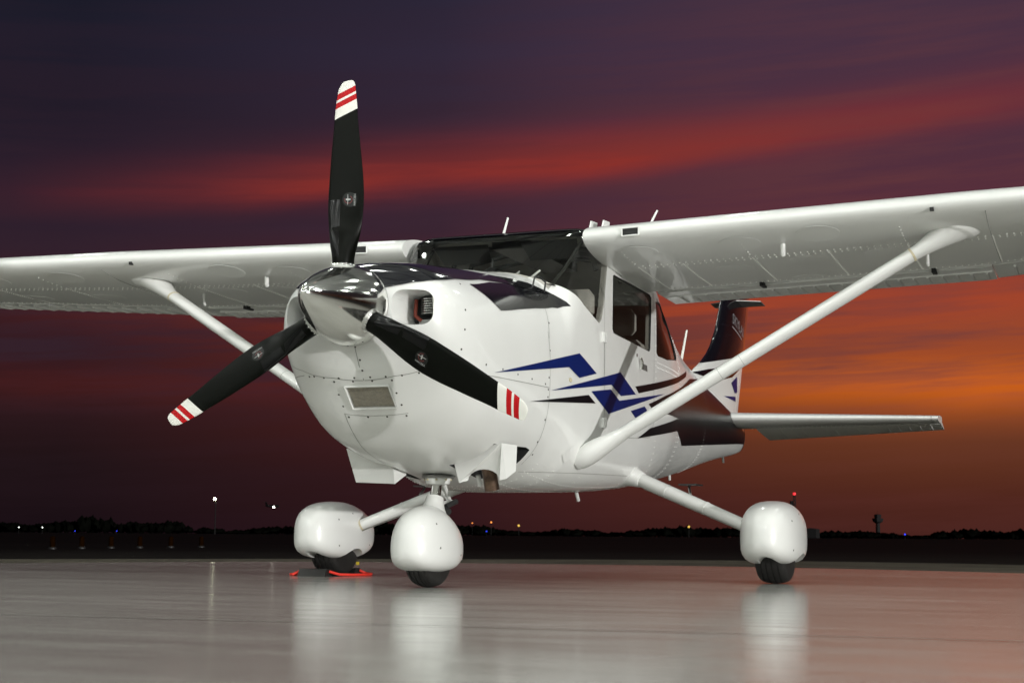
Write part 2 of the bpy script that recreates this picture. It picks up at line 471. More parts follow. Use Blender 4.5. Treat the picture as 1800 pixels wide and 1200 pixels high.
# ---- hangar: the aircraft stands in its open doorway, the port side is open too
H0, H1, HW, HS, HH = 11.6, -34.0, 15.0, 11.0, 9.2      # front, back, port side, starboard side, eaves
hg = empty('hangar', (-12, 0, 0), 'wide steel hangar roof with rows of ceiling lamps, seen only as reflections in the paint', 'hangar')
b = MB()
b.box((H1, -HW, HH), (H0, HS, HH+0.15)); b.build('roof', 'roofsheet', hg, smooth=False)
b = MB(); b.box((H1-0.2, -HW-0.2, 0), (H1, HS+0.2, HH+0.15)); b.build('wall', 'roofsheet', hg, smooth=False)
b = MB(); b.box((H1, HS-0.1, 0), (3.0, HS+0.1, HH-0.003)); b.build('wall', 'roofsheet', hg, smooth=False)
b = MB(); b.box((H1, -HW-0.1, 0), (-14.0, -HW+0.1, HH-0.003)); b.build('wall', 'roofsheet', hg, smooth=False)
for x in range(8):
    xx = H0-0.3-x*6.0
    b = MB(); b.box((xx-0.12, -HW+0.11, HH-0.9), (xx+0.12, HS-0.11, HH-0.75)); b.box((xx-0.12, -HW+0.11, HH-0.16), (xx+0.12, HS-0.11, HH-0.004))
    for j in range(17):
        y0 = -14.5+j*1.45
        b.tube([(xx, y0, HH-0.8), (xx, y0+0.72, HH-0.1)], 0.04, 6); b.tube([(xx, y0+0.72, HH-0.1), (xx, y0+1.45, HH-0.8)], 0.04, 6)
    b.build('roof_truss', 'girder', hg)
    if x in (0, 5):
        b = MB(); b.box((xx-0.15, -HW-0.15, 0), (xx+0.15, -HW+0.10, HH-0.003)); b.build('column', 'girder', hg, smooth=False)
for j in range(16):
    y0 = -13.5+j*1.5; b = MB(); b.box((H1+0.01, y0-0.05, HH-0.30), (H0-0.01, y0+0.05, HH-0.165)); b.build('purlin', 'girder', hg, smooth=False)
LP = MB(); LP.lathe([(0.0, 0.26), (0.02, 0.27), (0.22, 0.16), (0.34, 0.10), (0.40, 0.10)], axis='z', n=20)
lamp_me = sharpen(recalc(mesh('lamp_housing', LP.v, LP.f, True, ['grey'])))
LL = MB(); LL.lathe([(-0.012, 0.235), (-0.006, 0.24)], axis='z', n=20)
lens_me = recalc(mesh('lens', LL.v, LL.f, False, ['lampglow']))
RD = MB(); RD.tube([(0, 0, 0.40), (0, 0, 1.40)], 0.012, 6)
rod_me = recalc(mesh('suspension_rod', RD.v, RD.f, True, ['grey']))
for i in range(10):
    for j in range(6):
        p = (8.8-i*4.4, -12.0+j*4.2, HH-1.45)
        e = empty('ceiling_lamp', p, 'round hangar ceiling lamp, seen only as a bright dot reflected in the black cowling', 'lamp', 'hangar ceiling lamps')
        for nm_, me_ in (('lamp_housing', lamp_me), ('lens', lens_me), ('suspension_rod', rod_me)):
            o = obj(nm_, me_, e); o.matrix_parent_inverse = Matrix()
        ld = bpy.data.lights.new('lamp_light', 'POINT'); ld.shadow_soft_size = 0.17; ld.energy = LAMP_W*(0.35 if i < 2 else 1.0); ld.color = (0.965, 1.0, 0.945)
        lo = bpy.data.objects.new('lamp_light', ld); COL.objects.link(lo); lo.parent = e; lo.location = (0, 0, -0.22)

# ================================================================== the aircraft
ac = empty('light_aircraft', (2.4, 0, 0), 'white high wing propeller aircraft with blue and black stripes, standing on the shiny floor', 'aircraft')

# ------------------------------------------------------------------ fuselage surface
# x, half width, z of widest, top, bottom, n top, n bottom
ST=[(.462,.15,1.28,1.455,1.15,2.1,2.0),(.49,.27,1.27,1.468,1.125,2.2,2.0),(.52,.358,1.25,1.48,1.075,2.3,2.05),(.57,.41,1.23,1.497,.995,2.5,2.15),
(.65,.45,1.20,1.513,.915,2.55,2.3),(.80,.483,1.16,1.537,.765,2.55,2.6),(1.0,.503,1.12,1.560,.650,2.6,2.8),(1.3,.520,1.10,1.598,.578,2.65,2.75),(1.5,.530,1.10,1.622,.552,2.7,2.75),
(1.7,.537,1.10,1.645,.522,2.75,2.8),(1.88,.545,1.12,1.672,.506,2.9,3.3),(2.0,.549,1.14,1.772,.503,4.2,4.0),(2.13,.553,1.16,1.882,.50,7.0,4.4),(2.26,.556,1.18,1.958,.50,15.0,4.8),(2.5,.56,1.2,1.985,.503,14.0,5.2),
(3.0,.56,1.2,2.0,.52,10.0,5.2),(3.5,.556,1.2,1.985,.545,7.0,4.5),(3.9,.54,1.2,1.93,.568,3.6,3.6),(4.3,.497,1.2,1.82,.595,2.8,3.0),(4.9,.425,1.2,1.70,.645,2.3,2.6),
(5.7,.335,1.2,1.59,.735,2.1,2.5),(6.5,.25,1.22,1.49,.838,2.0,2.4),(7.3,.165,1.22,1.39,.93,2.0,2.3),(7.8,.11,1.2,1.325,.98,2.0,2.2),(8.1,.075,1.18,1.29,1.02,2.0,2.1)]
def _tang():
    n=len(ST);T=[]
    for i in range(n):
        a=ST[max(i-1,0)];b=ST[i];c=ST[min(i+1,n-1)];t=[0]
        for k in range(1,7):
            d0=(b[k]-a[k])/(b[0]-a[0]) if i>0 else None
            d1=(c[k]-b[k])/(c[0]-b[0]) if i<n-1 else None
            if d0 is None: t.append(d1)
            elif d1 is None: t.append(d0)
            elif d0*d1<=0: t.append(0.)
            else: t.append(2*d0*d1/(d0+d1))
        T.append(t)
    return T
TG=_tang()
def sec(x):
    x=min(max(x,ST[0][0]),ST[-1][0])
    for i in range(len(ST)-1):
        if x<=ST[i+1][0]: break
    a,b=ST[i],ST[i+1];h=b[0]-a[0];u=(x-a[0])/h
    h0=2*u**3-3*u*u+1;h1=u**3-2*u*u+u;h2=-2*u**3+3*u*u;h3=u**3-u*u
    return [h0*a[k]+h1*h*TG[i][k]+h2*b[k]+h3*h*TG[i+1][k] for k in range(1,7)]
def implicit(x,y,z):
    w,zc,zt,zb,nt,nb=sec(x)
    if z>=zc: h=zt-zc;n=nt
    else: h=zc-zb;n=nb
    r=(abs(y/w)**n+abs((z-zc)/h)**n)**(1/n)
    return (r-1)*min(w,h)
def point(x,th):   # th: 0 = port(-y) ... angle from -y toward up
    w,zc,zt,zb,nt,nb=sec(x)
    c,s=cos(th),sin(th)
    if s>=0: h=zt-zc;n=nt
    else: h=zc-zb;n=nb
    k=(abs(c)**n+abs(s)**n)**(-1/n)
    return (x,-w*c*k,zc+h*s*k)
def theta(x,y,z):
    w,zc,zt,zb,nt,nb=sec(x)
    h=(zt-zc) if z>=zc else (zc-zb)
    return atan2((z-zc)/h,-y/w)


def surf(x, th, off=0.0):
    p = Vector(point(x, th))
    return p + nrm(*p)*off if off else p


def nrm(x, y, z):
    e = 1e-4
    gx = implicit(x+e, y, z)-implicit(x-e, y, z) if 0.463 < x < 8.099 else 0
    v = Vector((gx, implicit(x, y+e, z)-implicit(x, y-e, z), implicit(x, y, z+e)-implicit(x, y, z-e)))
    return v.normalized() if v.length > 1e-12 else Vector((0, 0, 1))


def side_y(x, z):
    w, zc, zt, zb, nt, nb = sec(x)
    h, n_ = (zt-zc, nt) if z >= zc else (zc-zb, nb)
    u = min(0.999, abs((z-zc)/h))
    return w*(1-u**n_)**(1/n_)


def tri_fill(poly, step):
    """triangulate a 2-D polygon with interior points every `step`"""
    P = []
    n = len(poly)
    for i in range(n):
        a, c = Vector(poly[i]), Vector(poly[(i+1) % n])
        k = max(1, int((c-a).length/step))
        P += [a+(c-a)*j/k for j in range(k)]
    nb = len(P)
    xs = [p.x for p in P]; ys = [p.y for p in P]
    def inside(q):
        r = False
        for i in range(nb):
            a, c = P[i], P[(i+1) % nb]
            if (a.y > q[1]) != (c.y > q[1]) and q[0] < (c.x-a.x)*(q[1]-a.y)/(c.y-a.y)+a.x: r = not r
        return r
    x = min(xs)+step/2
    while x < max(xs):
        y = min(ys)+step/2
        while y < max(ys):
            if inside((x, y)): P.append(Vector((x, y)))
            y += step
        x += step
    r = delaunay_2d_cdt(P, [], [list(range(nb))], 1, 1e-6)
    return r[0], r[2]


def decal(name, poly, mkey, parent, side=-1, off=0.0028, step=0.045, space='xz', both=False, label=None):
    """paint or pane that follows the fuselage; poly in side view (x,z) or in (x,angle)"""
    vs2, fs = tri_fill(poly, step)
    vs = []
    for p in vs2:
        if space == 'xz':
            q = Vector((p.x, -side_y(p.x, p.y), p.y))
        else:
            q = Vector(point(p.x, p.y))
        q = q + nrm(*q)*off
        if side > 0: q.y = -q.y
        vs.append(q)
    me = recalc(mesh(name, vs, fs, True, [mkey]))
    c = sum((Vector(v) for v in vs), Vector())/len(vs)
    if me.polygons[0].normal.dot(Vector((0, c.y, c.z-1.2))) < 0: me.flip_normals()
    return obj(name, me, parent, label=label)


XS = []
x = 0.462
while x < 8.1:
    XS.append(x)
    x += 0.012 if x < 0.6 else (0.022 if x < 0.9 else (0.035 if x < 2.6 else (0.05 if x < 4.6 else 0.09)))
XS.append(8.1)
NTH = 120
b = MB(); b.loft([[point(x, 2*pi*j/NTH) for j in range(NTH)] for x in XS])
body_me = recalc(mesh('fuselage', b.v, b.f, True))
# hollow cabin + air inlets + grille pocket
def inner(x, th, d=0.035):
    w, zc, zt, zb, nt, nb = sec(x)
    c, s_ = cos(th), sin(th); h, n_ = ((zt-zc), nt) if s_ >= 0 else ((zc-zb), nb)
    kk = (abs(c)**n_+abs(s_)**n_)**(-1/n_)
    return (x, -(w-d)*c*kk, zc+(h-d)*s_*kk)


cut = MB()
cxs = [1.90+0.08*i for i in range(31)]
cut.loft([[inner(x, 2*pi*j/64) for j in range(64)] for x in cxs])


def rrect(cy, cz, hy, hz, r, n=6):
    out = []
    for (sy, sz, a0) in ((1, 1, 0), (-1, 1, pi/2), (-1, -1, pi), (1, -1, 3*pi/2)):
        for i in range(n+1):
            a = a0+pi/2*i/n
            out.append((cy+sy*(hy-r)+r*cos(a), cz+sz*(hz-r)+r*sin(a)))
    return out


for s in (-1, 1):
    rings = []
    for x, gsc in ((0.30, 1.12), (0.47, 1.06), (0.53, 1.0), (0.60, 0.95), (0.80, 0.95)):
        rings.append([(x, s*yy, zz) for yy, zz in rrect(0.288, 1.277, 0.088*gsc, 0.078*gsc, 0.05*gsc)])
    cut.loft(rings)
gA, gB = Vector((0.624, 0, 0.94)), Vector((0.72, 0, 0.841))
gd = (gB-gA).normalized(); gn = Vector((gd.z, 0, -gd.x))       # outward normal of the grille (forward and down)
if gn.x > 0: gn = -gn
gc = (gA+gB)/2
def gpt(a, y, h): return gc + gd*a + Vector((0, y, 0)) + gn*h
cut.add([gpt(-0.067, -0.112, -0.022), gpt(0.067, -0.110, -0.022), gpt(0.067, 0.110, -0.022), gpt(-0.067, 0.112, -0.022),
         gpt(-0.067, -0.116, 0.06), gpt(0.067, -0.114, 0.06), gpt(0.067, 0.114, 0.06), gpt(-0.067, 0.116, 0.06)],
        [(0, 3, 2, 1), (4, 5, 6, 7), (0, 1, 5, 4), (1, 2, 6, 5), (2, 3, 7, 6), (3, 0, 4, 7)])
for s in (-1, 1):                                                  # cooling air exits under the cowling
    q0 = [(1.225, 0.16, 0.40), (1.60, 0.16, 0.40), (1.60, 0.44, 0.40), (1.225, 0.44, 0.40), (1.225, 0.16, 0.70), (1.60, 0.16, 0.70), (1.60, 0.44, 0.70), (1.225, 0.44, 0.70)]
    cut.add([(x, s*y, z) for x, y, z in q0], [(0, 3, 2, 1), (4, 5, 6, 7), (0, 1, 5, 4), (1, 2, 6, 5), (2, 3, 7, 6), (3, 0, 4, 7)])
body_me = boolean(body_me, recalc(mesh('cut1', cut.v, cut.f, False)))
DW = [(2.625, 1.742), (2.645, 1.752), (3.40, 1.748), (3.432, 1.735), (3.392, 1.405), (3.365, 1.388), (2.72, 1.408), (2.635, 1.412), (2.612, 1.432)]
RW = [(3.545, 1.722), (3.62, 1.735), (3.80, 1.735), (3.93, 1.70), (4.10, 1.60), (4.22, 1.48), (4.235, 1.445), (4.20, 1.425), (3.82, 1.385), (3.57, 1.382), (3.535, 1.40)]
WS = [(1.84, 1.70), (1.886, 1.650), (1.926, 1.598), (1.996, 1.560), (2.129, 1.502), (2.31, 1.452), (2.375, 1.436), (2.415, 1.462), (2.455, 1.545), (2.52, 1.79), (2.50, 1.85), (2.42, 1.90), (2.335, 1.925), (2.300, 1.945), (2.29, 2.1), (1.6, 2.1)]
w2 = MB()
for P in (DW, RW, WS):
    n = len(P); w2.add([(x, -1, z) for x, z in P]+[(x, 1, z) for x, z in P], [tuple(range(n)), tuple(range(2*n-1, n-1, -1))]+[(i, n+i, n+(i+1) % n, (i+1) % n) for i in range(n)])
body_me = boolean(body_me, recalc(mesh('cut2', w2.v, w2.f, False)))
# exact normals on the outer skin, flat elsewhere; inside faces take the lining
body_me.materials.clear()
for kk in ('skin', 'trim', 'white', 'dark'): body_me.materials.append(M[kk])
vn = {}
on = [abs(implicit(*v.co)) < 6e-4 and 0.463 < v.co.x < 8.099 for v in body_me.vertices]
ln = []
for p in body_me.polygons:
    allon = all(on[i] for i in p.vertices)
    if allon and p.normal.dot(nrm(*p.center)) < 0.7: allon = False
    p.use_smooth = True
    p.material_index = 0 if allon else (1 if 1.86 < p.center.x < 4.4 else 2)
    if p.material_index == 2 and p.center.x > 1.1: p.material_index = 3
    if p.material_index == 1 and p.center.x < 2.36 and p.center.z > 1.85: p.material_index = 3
    if p.center.x <= 0.463 or p.center.x > 8.09: p.material_index = 0
    for i in p.vertices:
        if allon:
            if i not in vn: vn[i] = nrm(*body_me.vertices[i].co)
            ln.append(vn[i])
        else: ln.append(p.normal.copy())
body_me.normals_split_custom_set(ln)
fus = obj('fuselage', body_me, ac)

# ------------------------------------------------------------------ glazing
def xth(x, z): return (x, atan2(*( ((z-sec(x)[1])/((sec(x)[2]-sec(x)[1]) if z >= sec(x)[1] else (sec(x)[1]-sec(x)[3]))), side_y(x, z)/sec(x)[0] )))
def grow(P, d):
    c = Vector((sum(p[0] for p in P)/len(P), sum(p[1] for p in P)/len(P)))
    return [tuple(Vector(p)+(Vector(p)-c).normalized()*d) for p in P]


WSP = [(1.926, 1.588), (1.99, 1.548), (2.12, 1.49), (2.31, 1.44), (2.385, 1.425), (2.43, 1.45), (2.475, 1.545), (2.54, 1.79), (2.52, 1.87), (2.44, 1.915), (2.36, 1.94)]
left = [xth(*p) for p in WSP]
poly = [(1.872, pi/2), (1.872, 1.25), (1.885, 1.02)] + left + [(2.33, 1.0), (2.325, pi/2)]
poly = poly + [(x, pi-t) for x, t in reversed(poly[1:-1])]
decal('windshield', poly, 'glass', ac, off=-0.008, step=0.05, space='xt')
bd = [(2.235, pi/2), (2.235, 1.15), (2.24, 0.95), (2.26, 0.86), (2.318, 0.86), (2.312, 1.1), (2.312, pi/2)]
decal('sunshade_band', bd + [(x, pi-t) for x, t in reversed(bd[1:-1])], 'black', ac, space='xt', off=-0.005, step=0.03)
for s in (-1, 1):
    decal('door_window', grow(DW, 0.012), 'glass', ac, side=s, off=-0.008)
    decal('rear_window', grow(RW, 0.012), 'glass', ac, side=s, off=-0.008)
    # rubber seals round the openings
    for P in (DW, RW):
        pts = []
        PP = [Vector(p) for p in P]; n = len(PP)
        for i in range(n):
            for j in range(8):
                q = PP[i].lerp(PP[(i+1) % n], j/8)
                v = Vector((q.x, -side_y(q.x, q.y), q.y)); v = v - nrm(*v)*0.004
                pts.append((v.x, -s*v.y if s > 0 else v.y, v.z))
        b = MB(); b.tube(pts+[pts[0]], 0.0045, 6); b.build('window_seal', 'rubber', ac)

# ------------------------------------------------------------------ paint on the fuselage
def xz(L): return [(x, point(x, t)[2]) for x, t in L]
PAINT = [
 ('blue_stripe', 'blue', [(0.966, -0.224), (2.054, 0.123), (2.326, -0.056), (2.054, -0.077), (1.901, 0.032)]),
 ('blue_stripe', 'blue', [(1.648, -0.183), (2.758, -0.001), (3.064, -0.151), (2.768, -0.198), (2.585, -0.128)]),
 ('blue_stripe', 'blue', [(2.243, -0.196), (2.574, -0.166), (2.736, -0.238), (3.74, -0.062), (2.534, -0.356)]),
 ('blue_stripe', 'blue', [(2.959, -0.298), (3.25, -0.234), (3.382, -0.305), (3.126, -0.379)]),
 ('black_stripe', 'stripe', [(1.394, -0.333), (2.197, -0.222), (2.309, -0.288)]),
 ('black_stripe', 'stripe', [(3.053, -0.083), (3.493, 0.008), (4.239, 0.187), (4.75, 0.40), (4.66, 0.30), (4.231, 0.126), (3.61, -0.029), (3.125, -0.134)]),
 ('black_stripe', 'stripe', [(3.342, -0.205), (3.774, -0.074), (4.347, 0.094), (4.86, 0.33), (5.45, 0.55), (6.3, 0.62), (7.2, 0.62), (7.6, 0.35), (7.6, 0.16), (6.931, 0.0), (4.358, -0.264), (3.436, -0.246)]),
 ('black_stripe', 'stripe', [(3.113, -0.494), (3.387, -0.404), (4.162, -0.270), (6.931, -0.004), (7.55, 0.10), (8.05, 0.1), (8.05, -0.56), (7.67, -0.574), (4.588, -0.537), (4.228, -0.386)]),
]
for s in (-1, 1):
    for nme, mk, P in PAINT:
        decal(nme, xz(P), mk, fus, side=s)
    decal('black_shoulder_panel', [(0.899, 0.736), (1.0, 0.60), (1.093, 0.473), (1.317, 0.529), (1.552, 0.571), (1.798, 0.600), (1.917, 0.575), (1.969, 0.525), (1.921, 0.646), (1.894, 0.72), (1.85, 0.77), (1.444, 0.852), (1.197, 0.838)], 'black', fus, side=s, space='xt', off=0.0031)
cap = [(0.468, 0.50), (0.509, 0.62), (0.788, 0.775), (1.122, 0.867), (1.444, 0.846), (1.88, 0.735), (1.74, 0.901), (1.604, 0.951), (1.397, 0.985), (1.25, 1.04), (1.167, 1.09), (1.15, 1.2), (1.145, pi/2)]
decal('black_cowling_top', cap + [(x, pi-t) for x, t in reversed(cap[:-1])], 'black', fus, space='xt', off=0.0055, step=0.03)
rf = [(2.302, pi/2), (2.302, 1.2), (2.312, 0.90), (2.46, 0.80), (2.62, 0.78), (3.9, 0.80), (4.0, 1.2), (4.0, pi/2)]
decal('black_roof_panel', rf + [(x, pi-t) for x, t in reversed(rf[1:-1])], 'black', fus, space='xt', off=0.003)

# seams
def seam(pts, w=0.0035, space='xz', side=-1):
    vs = []
    dense = []
    for i in range(len(pts)-1):
        a, c = Vector(pts[i]), Vector(pts[i+1]); k_ = max(2, int((c-a).length/0.04))
        dense += [a.lerp(c, j/k_) for j in range(k_)]
    dense.append(Vector(pts[-1]))
    P = []
    for p in dense:
        q = Vector((p.x, -side_y(p.x, p.y), p.y)) if space == 'xz' else Vector(point(p.x, p.y))
        nn = nrm(*q); P.append((q+nn*0.0013, nn))
    n = len(P)
    for i, (q, nn) in enumerate(P):
        d = (P[min(i+1, n-1)][0]-P[max(i-1, 0)][0]).normalized(); t = d.cross(nn).normalized()
        for sg in (-1, 1):
            v = q+t*sg*w/2
            vs.append((v.x, -v.y if side > 0 else v.y, v.z))
    me = recalc(mesh('panel_seam', vs, [(2*i, 2*i+1, 2*i+3, 2*i+2) for i in range(n-1)], True, ['seam']))
    return obj('panel_seam', me, fus)


for s in (-1, 1):
    seam([(1.645, 0.62), (1.64, 0.80), (1.64, 1.30)], side=s)
    seam([(1.645, 0.30), (1.70, 0.60), (1.72, 0.9), (1.73, 1.25)], space='xt', side=s)
    seam([(0.64, 1.0), (0.80, 1.0), (1.63, 1.008)], side=s)
    seam([(0.60, -pi/2+0.01), (0.597, -1.2), (0.62, -0.75), (0.66, -0.5)], space='xt', side=s)
    seam([(2.475, 1.88), (2.46, 1.30), (2.46, 0.86), (2.50, 0.80), (3.38, 0.86), (3.46, 0.95), (3.475, 1.35), (3.49, 1.78)], side=s)
    seam([(4.30, 0.66), (4.30, 1.2), (4.30, 1.70)], w=0.003, side=s)
    seam([(5.6, 0.78), (5.6, 1.1), (5.6, 1.45)], w=0.003, side=s)
    seam([(1.70, 0.585), (2.4, 0.60), (3.1, 0.615)], w=0.003, side=s)
seam([(0.497, -pi/2), (0.60, -pi/2)], space='xt')
seam([(0.745, -1.93), (0.95, -1.93), (1.2, -1.90)], space='xt')
seam([(0.748, -1.93), (0.748, -1.24)], space='xt', w=0.0025)

screw_me = disc_mesh('screw', 0.0052, 0.0016, 8, 'screw')
SCREWS = [(0.631, -2.286), (0.607, -2.071), (0.595, -1.873), (0.589, -1.677), (0.588, -1.482), (0.593, -1.301), (0.603, -1.119), (0.618, -0.931), (0.614, -1.944), (0.604, -1.707), (0.604, -1.478), (0.612, -1.255), (0.67, -1.934), (0.716, -1.921), (0.76, -1.896), (0.754, -1.681), (0.754, -1.473), (0.758, -1.27), (0.713, -1.273), (0.666, -1.274), (0.502, -1.566), (0.535, -1.543), (0.563, -1.548), (0.79, 0.701), (0.71, 0.297), (0.695, 0.015), (0.686, -0.285), (0.887, -0.206), (1.06, -0.143), (1.234, -0.125), (1.406, -0.128), (1.58, -0.138), (1.683, 0.447), (1.645, 0.185), (1.628, -0.072), (1.621, -0.18), (1.623, -0.245), (1.63, -0.439), (1.635, -0.633), (1.664, -0.749)]
for (x, t) in SCREWS:
    for tt in ((t, pi-t) if cos(t) > 0.45 else (t,)):
        p = surf(x, tt); obj('screw', screw_me, fus, frame_at(p, nrm(*p)))

# rivets along the belly and tail, too small to count
def rivet_rows(name, rows, parent, r=0.0042):
    b = MB()
    for P in rows:
        for p, nn in P:
            fr = frame_at(p, nn)
            n = 6
            b.add([fr @ Vector((r*cos(2*pi*j/n), r*sin(2*pi*j/n), 0)) for j in range(n)] + [fr @ Vector((0.72*r*cos(2*pi*j/n), 0.72*r*sin(2*pi*j/n), r*0.7)) for j in range(n)] + [fr @ Vector((0, 0, r*0.95))],
                  [(j, (j+1) % n, n+(j+1) % n, n+j) for j in range(n)] + [(n+j, n+(j+1) % n, 2*n) for j in range(n)])
    me = mesh(name, b.v, b.f, True, ['rivet'])
    return obj(name, me, parent, kind='stuff')


rows = []
for th in (-1.95, -1.72, -1.42, -1.19, -0.93, -2.21):
    rows.append([(surf(x, th), nrm(*surf(x, th))) for x in [1.75+0.035*i for i in range(48)]])
for x in (1.78, 1.95, 2.3, 2.7, 3.1):
    rows.append([(surf(x, th), nrm(*surf(x, th))) for th in [-2.3+0.055*i for i in range(28)]])
for x in (3.52, 4.27, 4.33, 5.58, 5.62):
    for s in (0, 1):
        rows.append([(surf(x, th), nrm(*surf(x, th))) for th in [(pi-t if s else t) for t in [-1.2+0.05*i for i in range(42)]]])
for z in (1.34, 1.31):
    rows.append([(Vector((x, -side_y(x, z), z)), nrm(x, -side_y(x, z), z)) for x in [3.55+0.035*i for i in range(22)]])
rivet_rows('rivets', rows, fus, 0.0033)

# ------------------------------------------------------------------ inlets, engine glimpses, grille
for s in (-1, 1):
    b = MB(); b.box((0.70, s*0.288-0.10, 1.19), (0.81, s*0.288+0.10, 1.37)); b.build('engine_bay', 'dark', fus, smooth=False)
    for q in range(7):                                             # cooling fins of the front cylinder
        b = MB(); zc_ = 1.268+q*0.011
        b.lathe([(0, 0.044), (0.004, 0.046), (0.0055, 0.044)], c=(0.69, s*0.292, zc_), axis='z', n=20)
        b.build('cooling_fin', 'steel', fus)
    b = MB(); b.tube([(0.655, s*0.235, 1.335), (0.65, s*0.233, 1.26), (0.66, s*0.26, 1.235)], 0.009, 8); b.build('baffle_seal', 'orange', fus)
    b = MB(); b.box((0.655, s*0.300-0.05, 1.215), (0.695, s*0.300+0.05, 1.240)); b.build('baffle_plate', 'grey', fus, smooth=False)
    b = MB(); b.tube([(0.64, s*0.33, 1.345), (0.645, s*0.335, 1.29)], 0.010, 8); b.build('intake_pipe', 'steel', fus)
b = MB(); b.add([gpt(-0.067, -0.111, -0.020), gpt(0.067, -0.111, -0.020), gpt(0.067, 0.111, -0.020), gpt(-0.067, 0.111, -0.020)], [(0, 1, 2, 3)])
b.build('air_filter', 'meshback', fus, smooth=False)
b = MB()
for i in range(36):
    y = -0.107+i*0.214/35
    b.tube([gpt(-0.066, y, -0.010), gpt(0.066, y, -0.010)], 0.0013, 4, cap=False)
for i in range(17):
    a = -0.062+i*0.124/16
    b.tube([gpt(a, -0.110, -0.0125), gpt(a, 0.110, -0.0125)], 0.0011, 4, cap=False)
b.build('grille_mesh', 'mesh', fus, kind='stuff')
for a in (-0.024, 0.022):
    b = MB(); b.tube([gpt(a, -0.110, -0.016), gpt(a, 0.110, -0.016)], 0.003, 6); b.build('grille_bar', 'meshback', fus)
b = MB()
fr_ = [gpt(-0.067, -0.113, 0.002), gpt(0.067, -0.113, 0.002), gpt(0.067, 0.113, 0.002), gpt(-0.067, 0.113, 0.002)]
for i in range(4): b.tube([fr_[i], fr_[(i+1) % 4]], 0.0048, 8)
b.build('grille_frame', 'white', fus)

# door handle, hinges, small fittings
def on_side(x, z, off=0.0, s=-1):
    y = side_y(x, z); p = Vector((x, -y, z)); p = p+nrm(*p)*off
    return Vector((p.x, -s*p.y if s > 0 else p.y, p.z)) if s > 0 else p


for s in (-1, 1):
    door = decal('cabin_door', [(2.466, 0.825), (2.52, 0.812), (3.37, 0.87), (3.452, 0.955), (3.466, 1.355), (3.38, 1.378), (2.70, 1.396), (2.60, 1.405), (2.466, 1.405)], 'skin', ac, side=s, off=0.0016, step=0.06)
    yy = lambda v: v if s < 0 else Vector((v.x, -v.y, v.z))
    b = MB(); b.tube([yy(on_side(3.13, 1.325, 0.012)), yy(on_side(3.15, 1.30, 0.016)), yy(on_side(3.155, 1.255, 0.012))], 0.010, 8); b.build('door_handle', 'chrome', door)
    b = MB(); P = [on_side(3.18, 1.30, 0.003), on_side(3.31, 1.295, 0.003), on_side(3.315, 1.258, 0.003), on_side(3.185, 1.262, 0.003)]
    b.add([yy(p) for p in P], [(0, 1, 2, 3)]); b.build('handle_recess', 'grey', door, smooth=False)
    b = MB(); b.lathe([(0, 0.012), (0.004, 0.011)], axis='y', n=12, c=tuple(yy(on_side(3.09, 1.335, 0.0)) - Vector((0, 0.003 if s < 0 else 0, 0)))); b.build('door_lock', 'chrome', door)
    for z in (0.885, 1.365):
        b = MB()
        for dx in (-0.02, 0.012):
            p = yy(on_side(2.455+dx, z, 0.006)); b.box((p.x-0.008, p.y-0.008, p.z-0.028), (p.x+0.008, p.y+0.008, p.z+0.028))
        b.build('door_hinge', 'white', door)
p = on_side(1.92, 1.075, 0.002); b = MB()
b.lathe([(0, 0.020), (0.003, 0.019)], axis='z', n=16); o_ = b.build('static_port', 'beige', fus, mw=frame_at(p, nrm(*on_side(1.92, 1.075))) @ Matrix.Diagonal((0.6, 1, 1, 1)))
p = on_side(0.735, 1.30, 0.0)

# black wire loop on the deck in front of the windshield
b = MB(); A_ = Vector((1.72, -0.405, 1.545))
b.tube([A_, A_+Vector((0.02, -0.005, 0.055)), A_+Vector((0.10, 0.0, 0.075)), A_+Vector((0.12, -0.03, 0.045)), A_+Vector((0.06, -0.045, -0.01))], 0.005, 8)
b.build('wire_handle', 'rubber', fus)

# ------------------------------------------------------------------ cabin
b = MB(); b.box((1.93, -0.46, 1.18), (2.12, 0.46, 1.55)); b.build('instrument_panel', 'dark', ac, smooth=False)
b = MB(); b.loft([[(1.90, y, 1.575+0.04*cos(y*2.6)) for y in (-0.46, -0.3, -0.1, 0.1, 0.3, 0.46)], [(2.22, y, 1.50+0.06*cos(y*2.6)) for y in (-0.46, -0.3, -0.1, 0.1, 0.3, 0.46)]], closed=False)
b.build('glare_shield', 'dark', ac)
for y0 in (-0.10, 0.02):  # added white rods in place of two bright reflections in the windshield
    b = MB(); b.tube([(2.02, y0-0.15, 1.60), (2.06, y0-0.17, 1.66), (2.14, y0-0.19, 1.71)], [0.006, 0.007, 0.006], 8); b.build('reflection_streak', 'white', ac)
b = MB(); b.box((1.96, -0.42, 0.70), (3.8, 0.42, 0.74)); b.build('cabin_floor', 'trim', ac, smooth=False)


# things hung from the cabin roof, seen through the windshield
M['visor'] = mat('smoked visor', (0.03, 0.03, 0.028), 0.25, mottle=0.1, mscale=10)
for y0 in (-0.27, 0.27):
    b = MB(); b.loft([[(2.33, y0-0.17, 1.915), (2.33, y0+0.17, 1.915), (2.335, y0+0.17, 1.908), (2.335, y0-0.17, 1.908)], [(2.44, y0-0.15, 1.835), (2.44, y0+0.15, 1.835), (2.445, y0+0.15, 1.828), (2.445, y0-0.15, 1.828)]]); b.build('sun_visor', 'visor', ac, smooth=False)
    b = MB(); b.tube([(2.20, y0*1.5, 1.36), (2.30, y0*1.5, 1.40)], 0.012, 8); b.tube([(2.30, y0*1.5-0.13, 1.47), (2.30, y0*1.5-0.12, 1.40), (2.30, y0*1.5, 1.385), (2.30, y0*1.5+0.12, 1.40), (2.30, y0*1.5+0.13, 1.47)], 0.014, 8); b.build('control_yoke', 'dark', ac)
